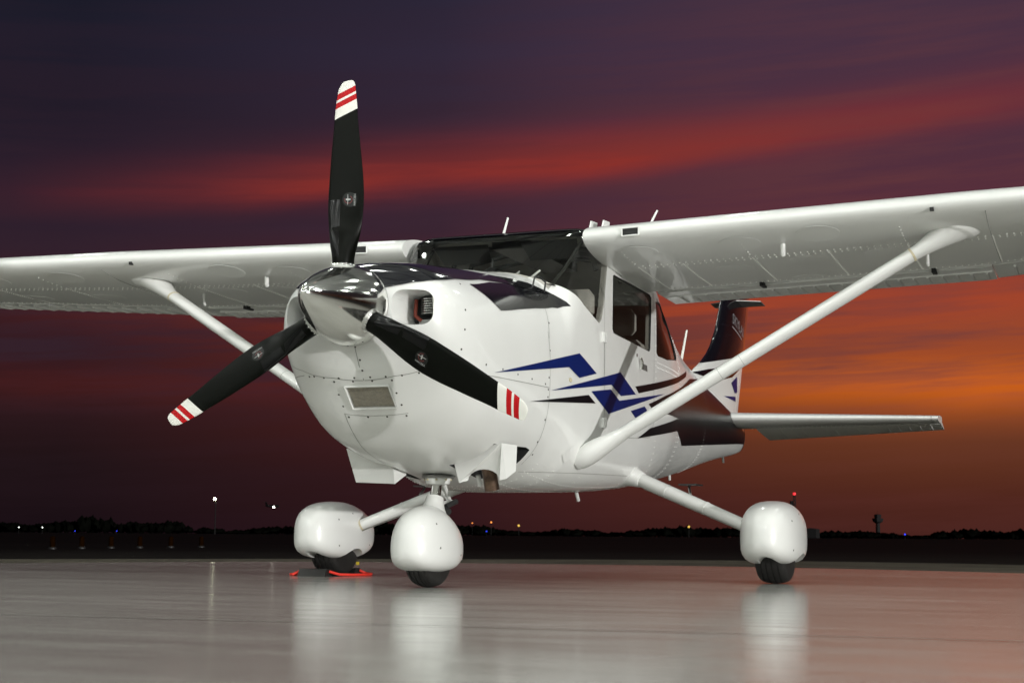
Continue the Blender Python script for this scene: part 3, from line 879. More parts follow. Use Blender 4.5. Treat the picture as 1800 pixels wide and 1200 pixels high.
b = MB(); b.box((2.42, -0.11, 1.90), (3.3, 0.11, 1.955)); b.build('overhead_console', 'visor', ac, smooth=False)
for s in (-1, 1):
    b = MB(); b.tube([(1.96, s*0.40, 1.57), (2.15, s*0.435, 1.72), (2.36, s*0.46, 1.90)], 0.011, 8); b.build('windshield_brace', 'visor', ac)
for x0 in (2.62, 2.86, 3.10):
    b = MB(); b.tube([(x0, -0.46, 1.78), (x0, -0.42, 1.90), (x0, -0.2, 1.945), (x0, 0.2, 1.945), (x0, 0.42, 1.90), (x0, 0.46, 1.78)], 0.016, 8); b.build('roof_bow', 'dark', ac)
b = MB(); b.tube([(2.16, 0.0, 1.80), (2.16, 0.0, 1.74)], 0.006, 6); b.lathe([(-0.03, 0.034), (0.03, 0.034)], c=(2.16, 0, 1.71), axis='x', n=16); b.build('magnetic_compass', 'dark', ac)


def seat(x, y):
    e = MB(); e.loft([[(x+dx, y+yy_, z) for (dx, z) in ((-0.24, 0.98), (-0.22, 1.06), (0.10, 1.05), (0.16, 0.98), (0.12, 0.92), (-0.2, 0.92))] for yy_ in (-0.21, -0.19, 0.19, 0.21)])
    o = e.build('seat', 'seat', ac)
    q = MB()
    rings = []
    for z, dx, hw, th_ in ((1.02, 0.13, 0.20, 0.05), (1.15, 0.16, 0.22, 0.065), (1.32, 0.20, 0.215, 0.06), (1.46, 0.23, 0.19, 0.05), (1.50, 0.24, 0.14, 0.03)):
        rings.append([(x+dx+th_*cos(a), y+hw*(abs(sin(a))**0.5)*(1 if sin(a) > 0 else -1), z) for a in [2*pi*j/20 for j in range(20)]])
    q.loft(rings); q.build('backrest', 'seat', o)
    h = MB(); rings = []
    for z, hw, th_ in ((1.53, 0.10, 0.03), (1.56, 0.13, 0.045), (1.66, 0.13, 0.045), (1.70, 0.10, 0.03)):
        rings.append([(x+0.25+th_*cos(a), y+hw*(abs(sin(a))**0.6)*(1 if sin(a) > 0 else -1), z) for a in [2*pi*j/16 for j in range(16)]])
    h.loft(rings); h.tube([(x+0.245, y-0.05, 1.48), (x+0.25, y-0.05, 1.56)], 0.008, 6); h.tube([(x+0.245, y+0.05, 1.48), (x+0.25, y+0.05, 1.56)], 0.008, 6)
    h.build('headrest', 'seat', o)
    bl = MB(); bl.tube([(x+0.14, y-0.17, 1.46), (x+0.12, y-0.1, 1.25), (x+0.06, y+0.12, 1.08)], 0.02, 6); bl.build('seat_belt', 'dark', o)


for x, y in ((2.55, -0.26), (2.55, 0.26), (3.40, -0.26), (3.40, 0.26)): seat(x, y)
# ------------------------------------------------------------------ propeller
HUBZ, PX = 1.287, 0.372
b = MB()
prof = [(0.0, 0.002), (0.004, 0.012), (0.012, 0.021), (0.03, 0.035), (0.07, 0.060), (0.12, 0.087), (0.18, 0.115), (0.24, 0.139), (0.30, 0.159), (0.36, 0.174), (0.41, 0.182), (0.445, 0.185), (0.452, 0.183), (0.452, 0.05)]
b.lathe(prof, c=(0.0, 0, HUBZ), axis='x', n=96)
spn_me = recalc(mesh('spinner', b.v, b.f, True, ['chrome']))
spn = obj('spinner', sharpen(spn_me, 50), ac)
b = MB(); b.lathe([(0.4525, 0.178), (0.457, 0.184), (0.468, 0.184), (0.468, 0.10)], c=(0, 0, HUBZ), axis='x', n=64); b.build('spinner_backplate', 'steel', spn)
for j in range(15):
    a = 2*pi*j/15+0.12
    p = Vector((0.438, 0.1835*cos(a), HUBZ+0.1835*sin(a))); obj('screw', screw_me, spn, frame_at(p, (0, cos(a), sin(a))))

TB = [(0.150, 158, 280), (0.214, 152, 287), (0.252, 142, 300), (0.29, 138, 312), (0.328, 133, 322), (0.405, 124, 335), (0.473, 124, 339), (0.519, 127, 337), (0.595, 131, 330), (0.672, 137, 318), (0.748, 145, 308), (0.824, 152, 296), (0.878, 157, 292), (0.92, 164, 286), (0.955, 172, 281), (0.975, 182, 278), (0.99, 197, 272), (1.0, 218, 262)]


def tab(r):
    r = r/1.034
    for i in range(len(TB)-1):
        if r <= TB[i+1][0] or i == len(TB)-2:
            u = min(1, max(0, (r-TB[i][0])/(TB[i+1][0]-TB[i][0])))
            a = TB[i][1]+(TB[i+1][1]-TB[i][1])*u; c = TB[i][2]+(TB[i+1][2]-TB[i][2])*u
            return (219-a)*0.00077, (c-219)*0.00077


def lerp_tab(T, x):
    if x <= T[0][0]: return T[0][1]
    for i in range(len(T)-1):
        if x <= T[i+1][0]:
            u = (x-T[i][0])/(T[i+1][0]-T[i][0]); return T[i][1]+(T[i+1][1]-T[i][1])*u
    return T[-1][1]


def blade_point(r, f, up, off=0.0):
    """r radius, f 0 at leading edge..1 trailing, up +1 front face / -1 back face; returns (aft, lead, radial)"""
    le, te = tab(r)
    c = -le+(le+te)*f
    ch = le+te
    beta = radians(lerp_tab([(0.15, 30), (0.3, 22), (0.5, 14), (0.75, 10), (1.05, 8)], r))
    k = lerp_tab([(0.15, 0.0), (0.20, 0.05), (0.34, 1.0)], r)
    foil = (2.6*sqrt(max(f, 0))*(1-f)**0.9)*ch*lerp_tab([(0.3, 0.11), (0.6, 0.065), (1.05, 0.045)], r)
    if up < 0: foil *= 0.35
    rr = ch/2
    circ = sqrt(max(0, rr*rr-(c-(te-le)/2)**2))
    h = (foil*k + circ*(1-k))*up + off
    return Vector((c*sin(beta)-h*cos(beta), -c*cos(beta)-h*sin(beta), r))


ROWS = [0.15, 0.17, 0.19, 0.21, 0.235, 0.26, 0.29, 0.32, 0.36, 0.40, 0.45, 0.50, 0.55, 0.60, 0.65, 0.70, 0.75, 0.80, 0.84, 0.873, 0.897, 0.920, 0.947, 0.959, 0.987, 1.0, 1.01, 1.02, 1.028, 1.033]
SEGM = {0.873: 1, 0.897: 1, 0.920: 2, 0.947: 1, 0.959: 2, 0.987: 1, 1.0: 1, 1.01: 1, 1.02: 1, 1.028: 1, 1.033: 1}
KS = 0.47


def row_r(r0, f):
    le, te = tab(min(r0, 1.0)); ramp = min(1, max(0, (r0-0.70)/0.17))
    if r0 > 0.987: ramp *= 1-(r0-0.987)/0.046*0.75
    return min(1.034, r0+KS*((-le+(le+te)*f))*ramp)


def blade_mesh():
    NF = 14
    fr = [(1-cos(pi*i/NF))/2 for i in range(NF+1)]
    rings = []
    for r0 in ROWS:
        ring = []
        for f in fr: ring.append(blade_point(row_r(r0, f), f, 1))
        for f in fr[::-1][1:-1]: ring.append(blade_point(row_r(r0, f), f, -1))
        rings.append(ring)
    b = MB(); b.loft(rings)
    n = len(rings[0]); mi = []
    for i in range(len(rings)-1): mi += [SEGM.get(ROWS[i], 0)]*n
    mi += [0, 1]
    return recalc(mesh('propeller_blade', b.v, b.f, True, ['blade', 'tipwhite', 'red'], mi))


bl_me = blade_mesh()
def blade_patch(name, outline, mkey, off=0.0012, step=0.02):
    vs2, fs = tri_fill(outline, step)
    return recalc(mesh(name, [blade_point(p.x, p.y, 1, off) for p in vs2], fs, True, [mkey]))


boot_me = blade_patch('deice_boot', [(0.21, 0.30), (0.30, 0.34), (0.45, 0.36), (0.475, 0.36), (0.475, 0.01), (0.30, 0.01), (0.21, 0.02)], 'boot', 0.0014)
M['emblem'] = mat('emblem disc', (0.007, 0.008, 0.0075), 0.3, spec=0.2, mottle=0.1, mscale=40)
M['emblemred'] = mat('emblem red', (0.10, 0.006, 0.005), 0.5, mottle=0.1, mscale=40)
M['emblemwhite'] = mat('emblem white', (0.36, 0.37, 0.36), 0.5, mottle=0.05, mscale=40)
R0, F0 = 0.475, 0.62
def ell(rad, a0=0, a1=2*pi, n=28): return [(R0+rad*cos(a0+(a1-a0)*i/n), F0+rad*sin(a0+(a1-a0)*i/n)/0.165) for i in range(n)]
disc_me = blade_patch('emblem_disc', ell(0.034), 'emblem', 0.0013)
ring_o = [(R0+0.019*cos(a), F0-0.04+0.019*sin(a)/0.165) for a in [0.5+2*pi*0.72*i/20 for i in range(21)]]
ring_i = [(R0+0.0155*cos(a), F0-0.04+0.0155*sin(a)/0.165) for a in [0.5+2*pi*0.72*i/20 for i in range(21)]][::-1]
ring_me = blade_patch('emblem_ring', ring_o+ring_i, 'emblemred', 0.0016)
pl = [(R0-0.024, F0-0.05), (R0-0.004, F0-0.045), (R0-0.002, F0+0.02), (R0+0.003, F0+0.02), (R0+0.004, F0-0.045), (R0+0.024, F0-0.05), (R0+0.024, F0-0.062), (R0+0.004, F0-0.062), (R0+0.003, F0-0.11), (R0-0.003, F0-0.11), (R0-0.004, F0-0.062), (R0-0.024, F0-0.062)]
plane_me = blade_patch('emblem_bird', pl, 'emblemwhite', 0.0019)
word = text_mesh('HARTZELL', 0.0115, 'emblemwhite', 0.0002, 1.05)
for v in word.vertices:                                            # bend the word onto the blade, reading along it
    q = blade_point(R0+v.co.x*1.0, F0+0.135-v.co.y/0.165, 1, 0.0018+v.co.z)
    v.co = q
word.update()
for kx in range(3):
    a = radians(0.29)+2*pi*kx/3
    rad, lead, aft = Vector((0, sin(a), cos(a))), Vector((0, cos(a), -sin(a))), Vector((1, 0, 0))
    mw = Matrix.Translation((PX, 0, HUBZ)) @ Matrix((aft, lead, rad)).transposed().to_4x4()
    bl = obj('propeller_blade', bl_me, ac, Matrix.Translation((0, 0, 0)) @ mw)
    for me_, nm in ((boot_me, 'deice_boot'), (disc_me, 'emblem_disc'), (ring_me, 'emblem_ring'), (plane_me, 'emblem_bird'), (word, 'emblem_lettering')):
        obj(nm, me_, bl)
    c = MB(); c.lathe([(0.150, 0.058), (0.160, 0.060), (0.172, 0.056), (0.178, 0.050)], axis='z', n=28); c.build('blade_collar', 'steel', bl)
    c = MB()
    for j in range(16):
        t = 2*pi*j/16; c.lathe([(0.172, 0.004), (0.180, 0.003)], c=(0.053*cos(t), 0.053*sin(t), 0), axis='z', n=6)
    c.build('collar_bolts', 'chrome', bl, kind='stuff')

# ------------------------------------------------------------------ wings
XLE, ZQ, CH, INC, DIH, SLE, CTIP, WASH = 2.1212, 1.8519, 1.6493, 0.0851, 0.0269, 0.0073, 1.1341, 0.0465


def foil(xf, up, t=0.12, m=0.02, p=0.4):
    yt = 5*t*(0.2969*sqrt(max(xf, 0))-0.126*xf-0.3516*xf**2+0.2843*xf**3-0.1036*xf**4)
    yc = m/p**2*(2*p*xf-xf*xf) if xf < p else m/(1-p)**2*(1-2*p+2*p*xf-xf*xf)
    return yc+yt if up else yc-yt


def wing_pt(a, xf, up=None, zf=None):
    """a = distance from the centre line"""
    k = max(0, (a-2.55)/2.85)
    c = CH+(CTIP-CH)*k; i = INC-WASH*k
    q0, q1 = (xf-0.25)*c, (foil(xf, up) if zf is None else zf)*c
    return Vector((XLE+SLE*k+0.25*c+q0*cos(i)+q1*sin(i), a, ZQ+(a-0.56)*DIH-q0*sin(i)+q1*cos(i)))


def my(v, s): return Vector((v[0], v[1]*s, v[2]))


def wing_rows(a_list, s, f0=0.0, f1=1.0, zoff=0.0, n=26):
    fr = [f0+(f1-f0)*(1-cos(pi*i/n))/2 if f0 == 0 else f0+(f1-f0)*i/n for i in range(n+1)]
    rings = []
    for a in a_list:
        ring = [my(wing_pt(a, f, True), s) for f in fr[::-1]] + [my(wing_pt(a, f, False), s) for f in (fr[1:] if f0 == 0 else fr)]
        if zoff: ring = [p+Vector((0, 0, zoff)) for p in ring]
        rings.append(ring)
    return rings


def wing_n(a, xf, s):
    p, q, r = wing_pt(a, xf, False), wing_pt(a, xf+0.01, False), wing_pt(a+0.01, xf, False)
    v = (q-p).cross(r-p).normalized()
    if v.z > 0: v = -v
    return Vector((v.x, v.y*s, v.z))


cover_me = disc_mesh('access_cover', 0.115, 0.0022, 32, 'white')
rib_cache = {}
for s in (-1, 1):
    A = [0.545, 0.60, 1.0, 1.6, 2.2, 2.55, 3.2, 4.0, 4.8, 5.3]
    rings = wing_rows(A, s, 0.0, 0.735)
    tip = []
    for (da, k) in ((5.40, 0.85), (5.46, 0.5)):
        r0 = wing_rows([5.30], s, 0, 0.735)[0]; cz = sum(p.z for p in r0)/len(r0)
        tip.append([Vector((p.x+0.01, s*da, cz+(p.z-cz)*k)) for p in r0])
    b = MB(); b.loft(rings+tip)
    wing = b.build('wing', 'skin', ac, deg=40)
    # flap and aileron
    b = MB(); b.loft(wing_rows([0.62, 1.2, 1.9, 2.55, 2.60], s, 0.742, 0.998, -0.010, 12)); flap = b.build('flap', 'skin', ac, deg=30)
    b = MB(); b.loft(wing_rows([2.606, 3.3, 4.2, 5.25], s, 0.745, 0.998, -0.004, 12)); ail = b.build('aileron', 'skin', ac, deg=30)
    def bead(a0, f0_, f1_, zoff, parent, nm='rib'):
        b = MB(); h = Vector((0, 0, -0.013)); n = 6; rings = []
        for i in range(n+1):
            f = f0_+(f1_-f0_)*i/n; p = my(wing_pt(a0, f, False), s)+Vector((0, 0, zoff+0.001)); e = 0.85 if i == 0 else (0.3 if i == n else 1)
            rings.append([p+Vector((0, -0.010, 0)), p+h*e+Vector((0, -0.004, 0)), p+h*e+Vector((0, 0.004, 0)), p+Vector((0, 0.010, 0))])
        b.loft(rings); return b.build(nm, 'skin', parent, deg=60)
    for i in range(23): bead(0.72+i*0.0835, 0.835, 0.975, -0.010, flap)
    for i in range(22): bead(2.72+i*0.115, 0.79, 0.98, -0.004, ail)
    b = MB(); rings = []                                           # raised lip along the flap's hinge edge
    for a in (0.63, 2.59):
        p = my(wing_pt(a, 0.825, False), s)+Vector((0, 0, -0.010)); rings.append([p+Vector((-0.01, 0, 0.004)), p+Vector((-0.004, 0, -0.006)), p+Vector((0.004, 0, -0.006)), p+Vector((0.01, 0, 0.004))])
    b.loft(rings); b.build('flap_lip', 'skin', flap, deg=60)
    for a in (1.28, 2.28):
        b = MB(); p = my(wing_pt(a, 0.74, False), s); b.box((p.x-0.05, p.y-0.012, p.z-0.022), (p.x+0.05, p.y+0.012, p.z+0.006)); b.build('flap_bracket', 'dark', flap)
    # rivets
    rows = []
    for f in (0.285, 0.315, 0.70):
        rows.append([(my(wing_pt(a, f, False), s), wing_n(a, f, s)) for a in [0.75+0.036*i for i in range(124)]])
    for a in (0.72, 0.98, 1.38, 1.80, 2.22, 2.66, 3.2, 3.75, 4.3):
        rows.append([(my(wing_pt(a, f, False), s), wing_n(a, f, s)) for f in [0.30+0.0155*i for i in range(27)]])
    for a in (0.72, 1.38, 2.22, 3.2):
        rows.append([(my(wing_pt(a, f, False), s), wing_n(a, f, s)) for f in [0.10+0.03*i for i in range(6)]])
    rivet_rows('rivets', rows, wing, 0.0056)
    for (x, a) in ((2.33, 0.80), (2.33, 1.37), (2.28, 1.80), (2.86, 1.22), (2.80, 1.66), (2.78, 2.08), (3.30, 1.56), (2.30, 3.0), (2.32, 3.6), (2.9, 3.1), (2.9, 3.7)):
        k_ = max(0, (a-2.55)/2.85); f = (x-XLE)/(CH+(CTIP-CH)*k_)
        p = my(wing_pt(a, f, False), s); obj('access_cover', cover_me, wing, frame_at(p, wing_n(a, f, s)))
    for a in (2.655,):
        b = MB(); P = [my(wing_pt(a, f, False), s) + wing_n(a, f, s)*0.0015 for f in [0.04+0.045*i for i in range(16)]]
        b.tube(P, 0.0022, 4); b.build('panel_seam', 'seam', wing)
    # leading edge air inlet
    P = []
    for (da, f, up) in ((0.77, 0.0045, True), (0.865, 0.0045, True), (0.865, 0.0075, False), (0.77, 0.0075, False)):
        P.append(my(wing_pt(da, f, up), s)+Vector((-0.011, 0, 0)))
    b = MB(); b.add(P, [(0, 1, 2, 3)]); b.build('air_inlet', 'dark', wing, smooth=False)
    b = MB()
    for i in range(4): b.tube([P[i]+Vector((-0.002, 0, 0)), P[(i+1) % 4]+Vector((-0.002, 0, 0))], 0.0045, 6)
    b.build('inlet_frame', 'white', wing)
    # fuel vent, drains and tie-down
    p = my(wing_pt(1.59, 0.17, False), s); b = MB()
    b.tube([p+Vector((0, 0, 0.01)), p+Vector((0.004, 0, -0.05)), p+Vector((0.012, 0, -0.058))], [0.014, 0.013, 0.012], 10); b.build('fuel_vent', 'white', wing)
    p = my(wing_pt(2.30, 0.42, False), s); b = MB(); b.tube([p, p+Vector((0.01, 0, -0.07)), p+Vector((0.02, 0, -0.075))], 0.009, 8); b.build('pitot_tube' if s < 0 else 'tie_down_ring', 'white', wing)
    p = my(wing_pt(2.40, 0.012, False), s); b = MB(); b.box((p.x-0.012, p.y-0.010, p.z-0.010), (p.x+0.01, p.y+0.010, p.z+0.008)); b.build('stall_vane', 'dark', wing)
    # strut
    Bq = Vector((2.20, -0.535, 0.682)); Tq = wing_pt(2.45, 0.20, False); Tq = Vector((Tq.x, -Tq.y, Tq.z))
    d = (Tq-Bq); L_ = d.length; dn = d.normalized(); cx_ = Vector((1, 0, 0)); cx_ = (cx_-dn*cx_.dot(dn)).normalized(); cz_ = dn.cross(cx_).normalized()
    Nw = wing_n(2.52, 0.20, -1); Nf = Vector((0, -1, 0))
    def sect(t, ch_, th_, ox=0.0):
        c = Bq+d*t+cx_*ox; out = []
        kw = min(1, max(0, (t-0.90)/0.10)); kf = min(1, max(0, (0.10-t)/0.10))
        for j in range(28):
            a = 2*pi*j/28; u = cos(a); v = sin(a)
            q = c + cx_*(ch_/2*u) + cz_*(th_/2*v*(1 if u < 0 else (1-0.35*u*u)))
            if kw: q = q-dn*((q-c).dot(Nw)/dn.dot(Nw))*kw*0.62
            if kf: q = q-dn*((q-c).dot(Nf)/dn.dot(Nf))*kf*0.6
            out.append(Vector((q.x, q.y*(-s), q.z)))
        return out
    b = MB(); b.loft([sect(t, 0.122, 0.070) for t in (0.06, 0.3, 0.5, 0.7, 0.90)]); st = b.build('wing_strut', 'white', ac)
    b = MB(); b.loft([sect(t, c, h, o) for t, c, h, o in ((0.905, 0.124, 0.071, 0), (0.918, 0.127, 0.074, 0.001), (0.935, 0.140, 0.083, 0.004), (0.952, 0.160, 0.095, 0.010), (0.968, 0.186, 0.108, 0.018), (0.982, 0.214, 0.122, 0.025), (0.993, 0.238, 0.134, 0.031), (0.999, 0.252, 0.142, 0.034), (1.001, 0.28, 0.162, 0.034), (1.006, 0.284, 0.166, 0.034), (1.04, 0.28, 0.16, 0.034))]); b.build('strut_cuff', 'white', st, deg=50)
    b = MB(); b.loft([sect(t, c, h) for t, c, h in ((0.900, 0.1225, 0.0705), (0.9004, 0.1255, 0.0735), (0.9046, 0.1255, 0.0735), (0.905, 0.1225, 0.0705))]); b.build('sealant_ring', 'beige', st)
    b = MB(); b.loft([sect(t, c, h, o) for t, c, h, o in ((0.11, 0.125, 0.073, 0), (0.09, 0.131, 0.080, 0), (0.065, 0.146, 0.094, -0.003), (0.04, 0.168, 0.110, -0.008), (0.015, 0.185, 0.118, -0.012), (-0.004, 0.178, 0.108, -0.012), (-0.02, 0.15, 0.085, -0.01))]); b.build('strut_cuff', 'white', st, deg=50)
    for t in (0.38, 0.44):
        b = MB(); b.loft([sect(t+q, 0.1232, 0.0712) for q in (0, 0.0008)]); b.build('strut_seam', 'seam', st)
    # access plate ahead of the strut foot
    P = [(1.93, 0.685), (2.03, 0.735), (2.10, 0.735), (2.05, 0.665), (1.98, 0.645)]
    decal('access_plate', P, 'white', fus, side=s, off=0.004, step=0.05)

# ------------------------------------------------------------------ tail
FL = [(1.20, 6.95), (1.45, 6.30), (1.62, 6.55), (1.70, 6.78), (1.78, 6.97), (1.90, 7.17), (2.05, 7.34), (2.35, 7.56), (2.60, 7.72), (2.74, 7.82), (2.80, 7.93)]
FH = [(1.20, 7.90), (1.35, 7.945), (1.835, 8.16), (2.40, 8.40), (2.80, 8.56)]
FT = [(1.20, 7.95), (1.33, 8.10), (2.42, 8.62), (2.80, 8.80)]


def fin_half(x, z):
    a, c = lerp_tab(FL, z), lerp_tab(FT, z)
    u = min(1, max(0, (x-a)/(c-a)))
    return 0.115*(0.85 if z < 2 else 0.85-0.3*(z-2))*(sqrt(u)*(1-u)**0.75)*1.15+0.003


def fin_rings(T0, T1, zs, n=22):
    rings = []
    for z in zs:
        a, c = lerp_tab(T0, z), lerp_tab(T1, z)
        fr = [(1-cos(pi*i/n))/2 for i in range(n+1)]
        rings.append([(a+(c-a)*f, fin_half(a+(c-a)*f, z), z) for f in fr]+[(a+(c-a)*f, -fin_half(a+(c-a)*f, z), z) for f in fr[::-1]])
    return rings


def zb_(x): return 1.70+0.147*(x-6.78)


def fin_rows(T0, T1, lo_f, hi_f, nrow, n=22):
    """rows between two borders that may slant with x"""
    rings = []
    for r in range(nrow+1):
        t = r/nrow; one = []; two = []
        for i in range(n+1):
            f = (1-cos(pi*i/n))/2
            z = 1.8
            for _ in range(8):
                x = lerp_tab(T0, z)*(1-f)+lerp_tab(T1, z)*f
                z = lo_f(x)*(1-t)+hi_f(x)*t
            h = fin_half(x, z); one.append((x, h, z)); two.append((x, -h, z))
        rings.append(one+two[::-1])
    return rings


HA = [(z, x-0.006) for z, x in FH]; HB = [(z, x+0.006) for z, x in FH]
b = MB(); b.loft(fin_rows(FL, HA, lambda x: 1.20, zb_, 10)); fin = b.build('vertical_fin', 'skin', ac, deg=50)
b = MB(); b.loft(fin_rows(FL, HA, lambda x: zb_(x)+0.0005, lambda x: 2.80, 16)); b.build('black_fin_top', 'black', fin, deg=50)
b = MB(); b.loft(fin_rows(HB, FT, lambda x: 1.20, zb_, 8, 10)); rud = b.build('rudder', 'white', ac, deg=50)
b = MB(); b.loft(fin_rows(HB, FT, lambda x: zb_(x)+0.0005, lambda x: 2.80, 10, 10)); b.build('rudder_top', 'black', rud, deg=50)


def fin_decal(name, P, mk, step=0.06):
    for s in (-1, 1):
        vs2, fs = tri_fill(P, step)
        me = recalc(mesh(name, [(p.x, s*(fin_half(p.x, p.y)+0.0025), p.y) for p in vs2], fs, True, [mk]))
        if me.polygons[0].normal.y*s < 0: me.flip_normals()
        obj(name, me, fin)


lo = lambda z, d=0.004: lerp_tab(FL, z)+d
hi = lambda z: lerp_tab(FH, z)-0.012
fin_decal('black_fin_stripe', [(6.46, 1.59), (6.9, 1.66), (7.5, 1.735), (8.13, 1.84), (8.12, 1.785), (7.75, 1.672), (7.3, 1.605), (6.85, 1.578)], 'black')
fin_decal('blue_fin_stripe', [(7.72, 1.62), (7.98, 1.70), (8.03, 1.56), (7.9, 1.54)], 'blue')
fin_decal('blue_fin_stripe', [(6.72, 1.575), (7.05, 1.585), (6.95, 1.56)], 'blue')
fin_decal('blue_fin_stripe', [(7.40, 1.475), (7.94, 1.515), (7.95, 1.47)], 'blue')
M['silver'] = mat('silver lettering', (0.42, 0.42, 0.44), 0.35, mottle=0.1, mscale=40)
tm = text_mesh('SKYLANE', 0.14, 'silver', 0.0004, 1.05, 0.25)
for s in (-1, 1):
    t2 = tm.copy()
    for v in t2.vertices:
        x_, z_ = 8.06+v.co.x-0.0, 2.155+v.co.y-0.18*(v.co.x)
        if s > 0: x_ = 8.06-v.co.x
        x_ = min(x_, hi(z_)+0.0)
        v.co = (x_, s*(fin_half(x_, z_)+0.004+abs(v.co.z)), z_)
    t2.update(); obj('fin_lettering', t2, fin)
fin_decal('fin_line', [(7.75, 2.135), (8.17, 2.065), (8.17, 2.057), (7.75, 2.127)], 'silver')
# navigation blade antennas
for s in (-1, 1):
    b = MB(); x0 = 7.93
    b.loft([[(x0, s*0.03, 2.395), (x0+0.30, s*0.03, 2.375), (x0+0.30, s*0.03, 2.370), (x0, s*0.03, 2.390)],
            [(x0+0.17, s*0.235, 2.40), (x0+0.36, s*0.235, 2.385), (x0+0.36, s*0.235, 2.381), (x0+0.17, s*0.235, 2.396)]])
    b.build('blade_antenna', 'grey', fin, smooth=False)


def stab_pt(a, f, up, el=False):
    k = (a-0.12)/(1.78-0.12)
    xl, c = 7.12+0.62*k, 1.38-0.70*k
    t = 0.09*c*5*(0.2969*sqrt(f)-0.126*f-0.3516*f*f+0.2843*f**3-0.1036*f**4)
    fh = 0.56
    z = 1.268+0.006*k - max(0, f-fh)*c*0.20
    return Vector((xl+f*c, a, z+(t if up else -t)))


for s in (-1, 1):
    def srows(al, f0, f1, n=16):
        fr = [f0+(f1-f0)*((1-cos(pi*i/n))/2 if f0 == 0 else i/n) for i in range(n+1)]
        return [[my(stab_pt(a, f, True), s) for f in fr[::-1]]+[my(stab_pt(a, f, False), s) for f in (fr[1:] if f0 == 0 else fr)] for a in al]
    b = MB(); b.loft(srows([0.06, 0.5, 1.0, 1.5, 1.70, 1.76], 0, 0.56)); hs = b.build('horizontal_stabilizer', 'skin', ac, deg=45)
    b = MB(); b.loft(srows([0.22, 0.34, 1.0, 1.5, 1.72, 1.80], 0.568, 0.998)); ev = b.build('elevator', 'skin', ac, deg=35)
    b = MB(); b.loft(srows([1.765, 1.80, 1.815], 0, 0.50)); b.build('elevator_horn', 'skin', ev, deg=45)
    for i in range(15):
        a0 = 0.42+i*0.092; rings = []; b = MB()
        for q in range(5):
            f = 0.62+0.34*q/4; p = my(stab_pt(a0, f, False), s); e = 0.4 if q in (0, 4) else 1
            rings.append([p+Vector((0, -0.007, 0.001)), p+Vector((0, -0.002, -0.006*e)), p+Vector((0, 0.002, -0.006*e)), p+Vector((0, 0.007, 0.001))])
        b.loft(rings); b.build('rib', 'skin', ev, deg=60)
    rows = [[(my(stab_pt(a, f, False), s), Vector((0, 0, -1))) for a in [0.2+0.04*i for i in range(38)]] for f in (0.30, 0.52)]
    rivet_rows('rivets', rows, hs, 0.0045)

# ------------------------------------------------------------------ antennas
def rod(name, a, c, r0, r1, mk='white', parent=None):
    b = MB(); b.tube([a, Vector(a).lerp(Vector(c), 0.5), c], [r0, (r0+r1)/2, r1], 8); return b.build(name, mk, parent or ac)


rod('whip_antenna', (2.36, 0.02, 1.955), (2.44, 0.02, 2.085), 0.009, 0.006)
rod('whip_antenna', (2.72, -0.74, 2.02), (2.80, -0.775, 2.145), 0.008, 0.006)
rod('whip_antenna', (6.10, 0, 1.53), (6.36, 0, 1.92), 0.013, 0.008, 'tipwhite')
for y0 in (-0.455, -0.53):
    b = MB(); b.loft([[(2.50, y0-0.006, 1.98), (2.62, y0-0.008, 1.98), (2.62, y0+0.008, 1.98), (2.50, y0+0.006, 1.98)], [(2.54, y0-0.004, 2.055), (2.64, y0-0.005, 2.062), (2.64, y0+0.005, 2.062), (2.54, y0+0.004, 2.055)]])
    b.build('blade_antenna', 'white', ac)
rod('belly_drain', (3.30, -0.10, 0.55), (3.36, -0.10, 0.475), 0.013, 0.011)
rod('belly_drain', (5.80, 0, 0.76), (5.82, 0, 0.69), 0.012, 0.010)
rod('tail_tie_down', (7.55, 0, 0.96), (7.57, 0, 0.905), 0.012, 0.010, 'grey')

# ------------------------------------------------------------------ cowl flaps, exhaust
for s in (-1, 1):
    b = MB()
    q = lambda x, y, z: (x, s*y, z)
    th_ = 0.006
    if s > 0:
        front = [q(1.255, 0.165, 0.640), q(1.255, 0.425, 0.690), q(1.345, 0.412, 0.522), q(1.312, 0.176, 0.512)]
    else:
        # port flap is cut away round the exhaust stub
        arc = [(0.300+0.078*cos(t)*1.0, 0.515+0.068*sin(t)) for t in [pi*i/10 for i in range(11)]]
        front = [q(1.255, 0.160, 0.655), q(1.255, 0.425, 0.705), q(1.345, 0.415, 0.535)] + [q(1.33, 0.30+0.085*cos(pi*i/10), 0.527+0.055*sin(pi*i/10)) for i in range(11)] + [q(1.312, 0.176, 0.515)]
    n = len(front)
    b.add(front+[(x+th_, y, z) for x, y, z in front], [tuple(range(n)), tuple(range(2*n-1, n-1, -1))]+[(i, n+i, n+(i+1) % n, (i+1) % n) for i in range(n)])
    ox = front[1]; od = front[2]
    side_ = [ox, od, q(1.40, 0.445, 0.575), q(1.36, 0.465, 0.70)]
    b.add(side_+[(x, y-s*th_, z) for x, y, z in side_], [(0, 1, 2, 3), (7, 6, 5, 4), (0, 4, 5, 1), (1, 5, 6, 2), (2, 6, 7, 3), (3, 7, 4, 0)])
    ins = [front[0], front[-1], q(1.40, 0.155, 0.56), q(1.40, 0.150, 0.64)]
    b.add(ins+[(x, y+s*th_, z) for x, y, z in ins], [(0, 1, 2, 3), (7, 6, 5, 4), (0, 4, 5, 1), (1, 5, 6, 2), (2, 6, 7, 3), (3, 7, 4, 0)])
    b.build('cowl_flap', 'white', ac, smooth=False)
b = MB(); b.tube([(1.36, -0.30, 0.64), (1.40, -0.305, 0.56), (1.425, -0.307, 0.485)], [0.036, 0.037, 0.038], 20, cap=False); b.build('exhaust_pipe', 'rust', ac)
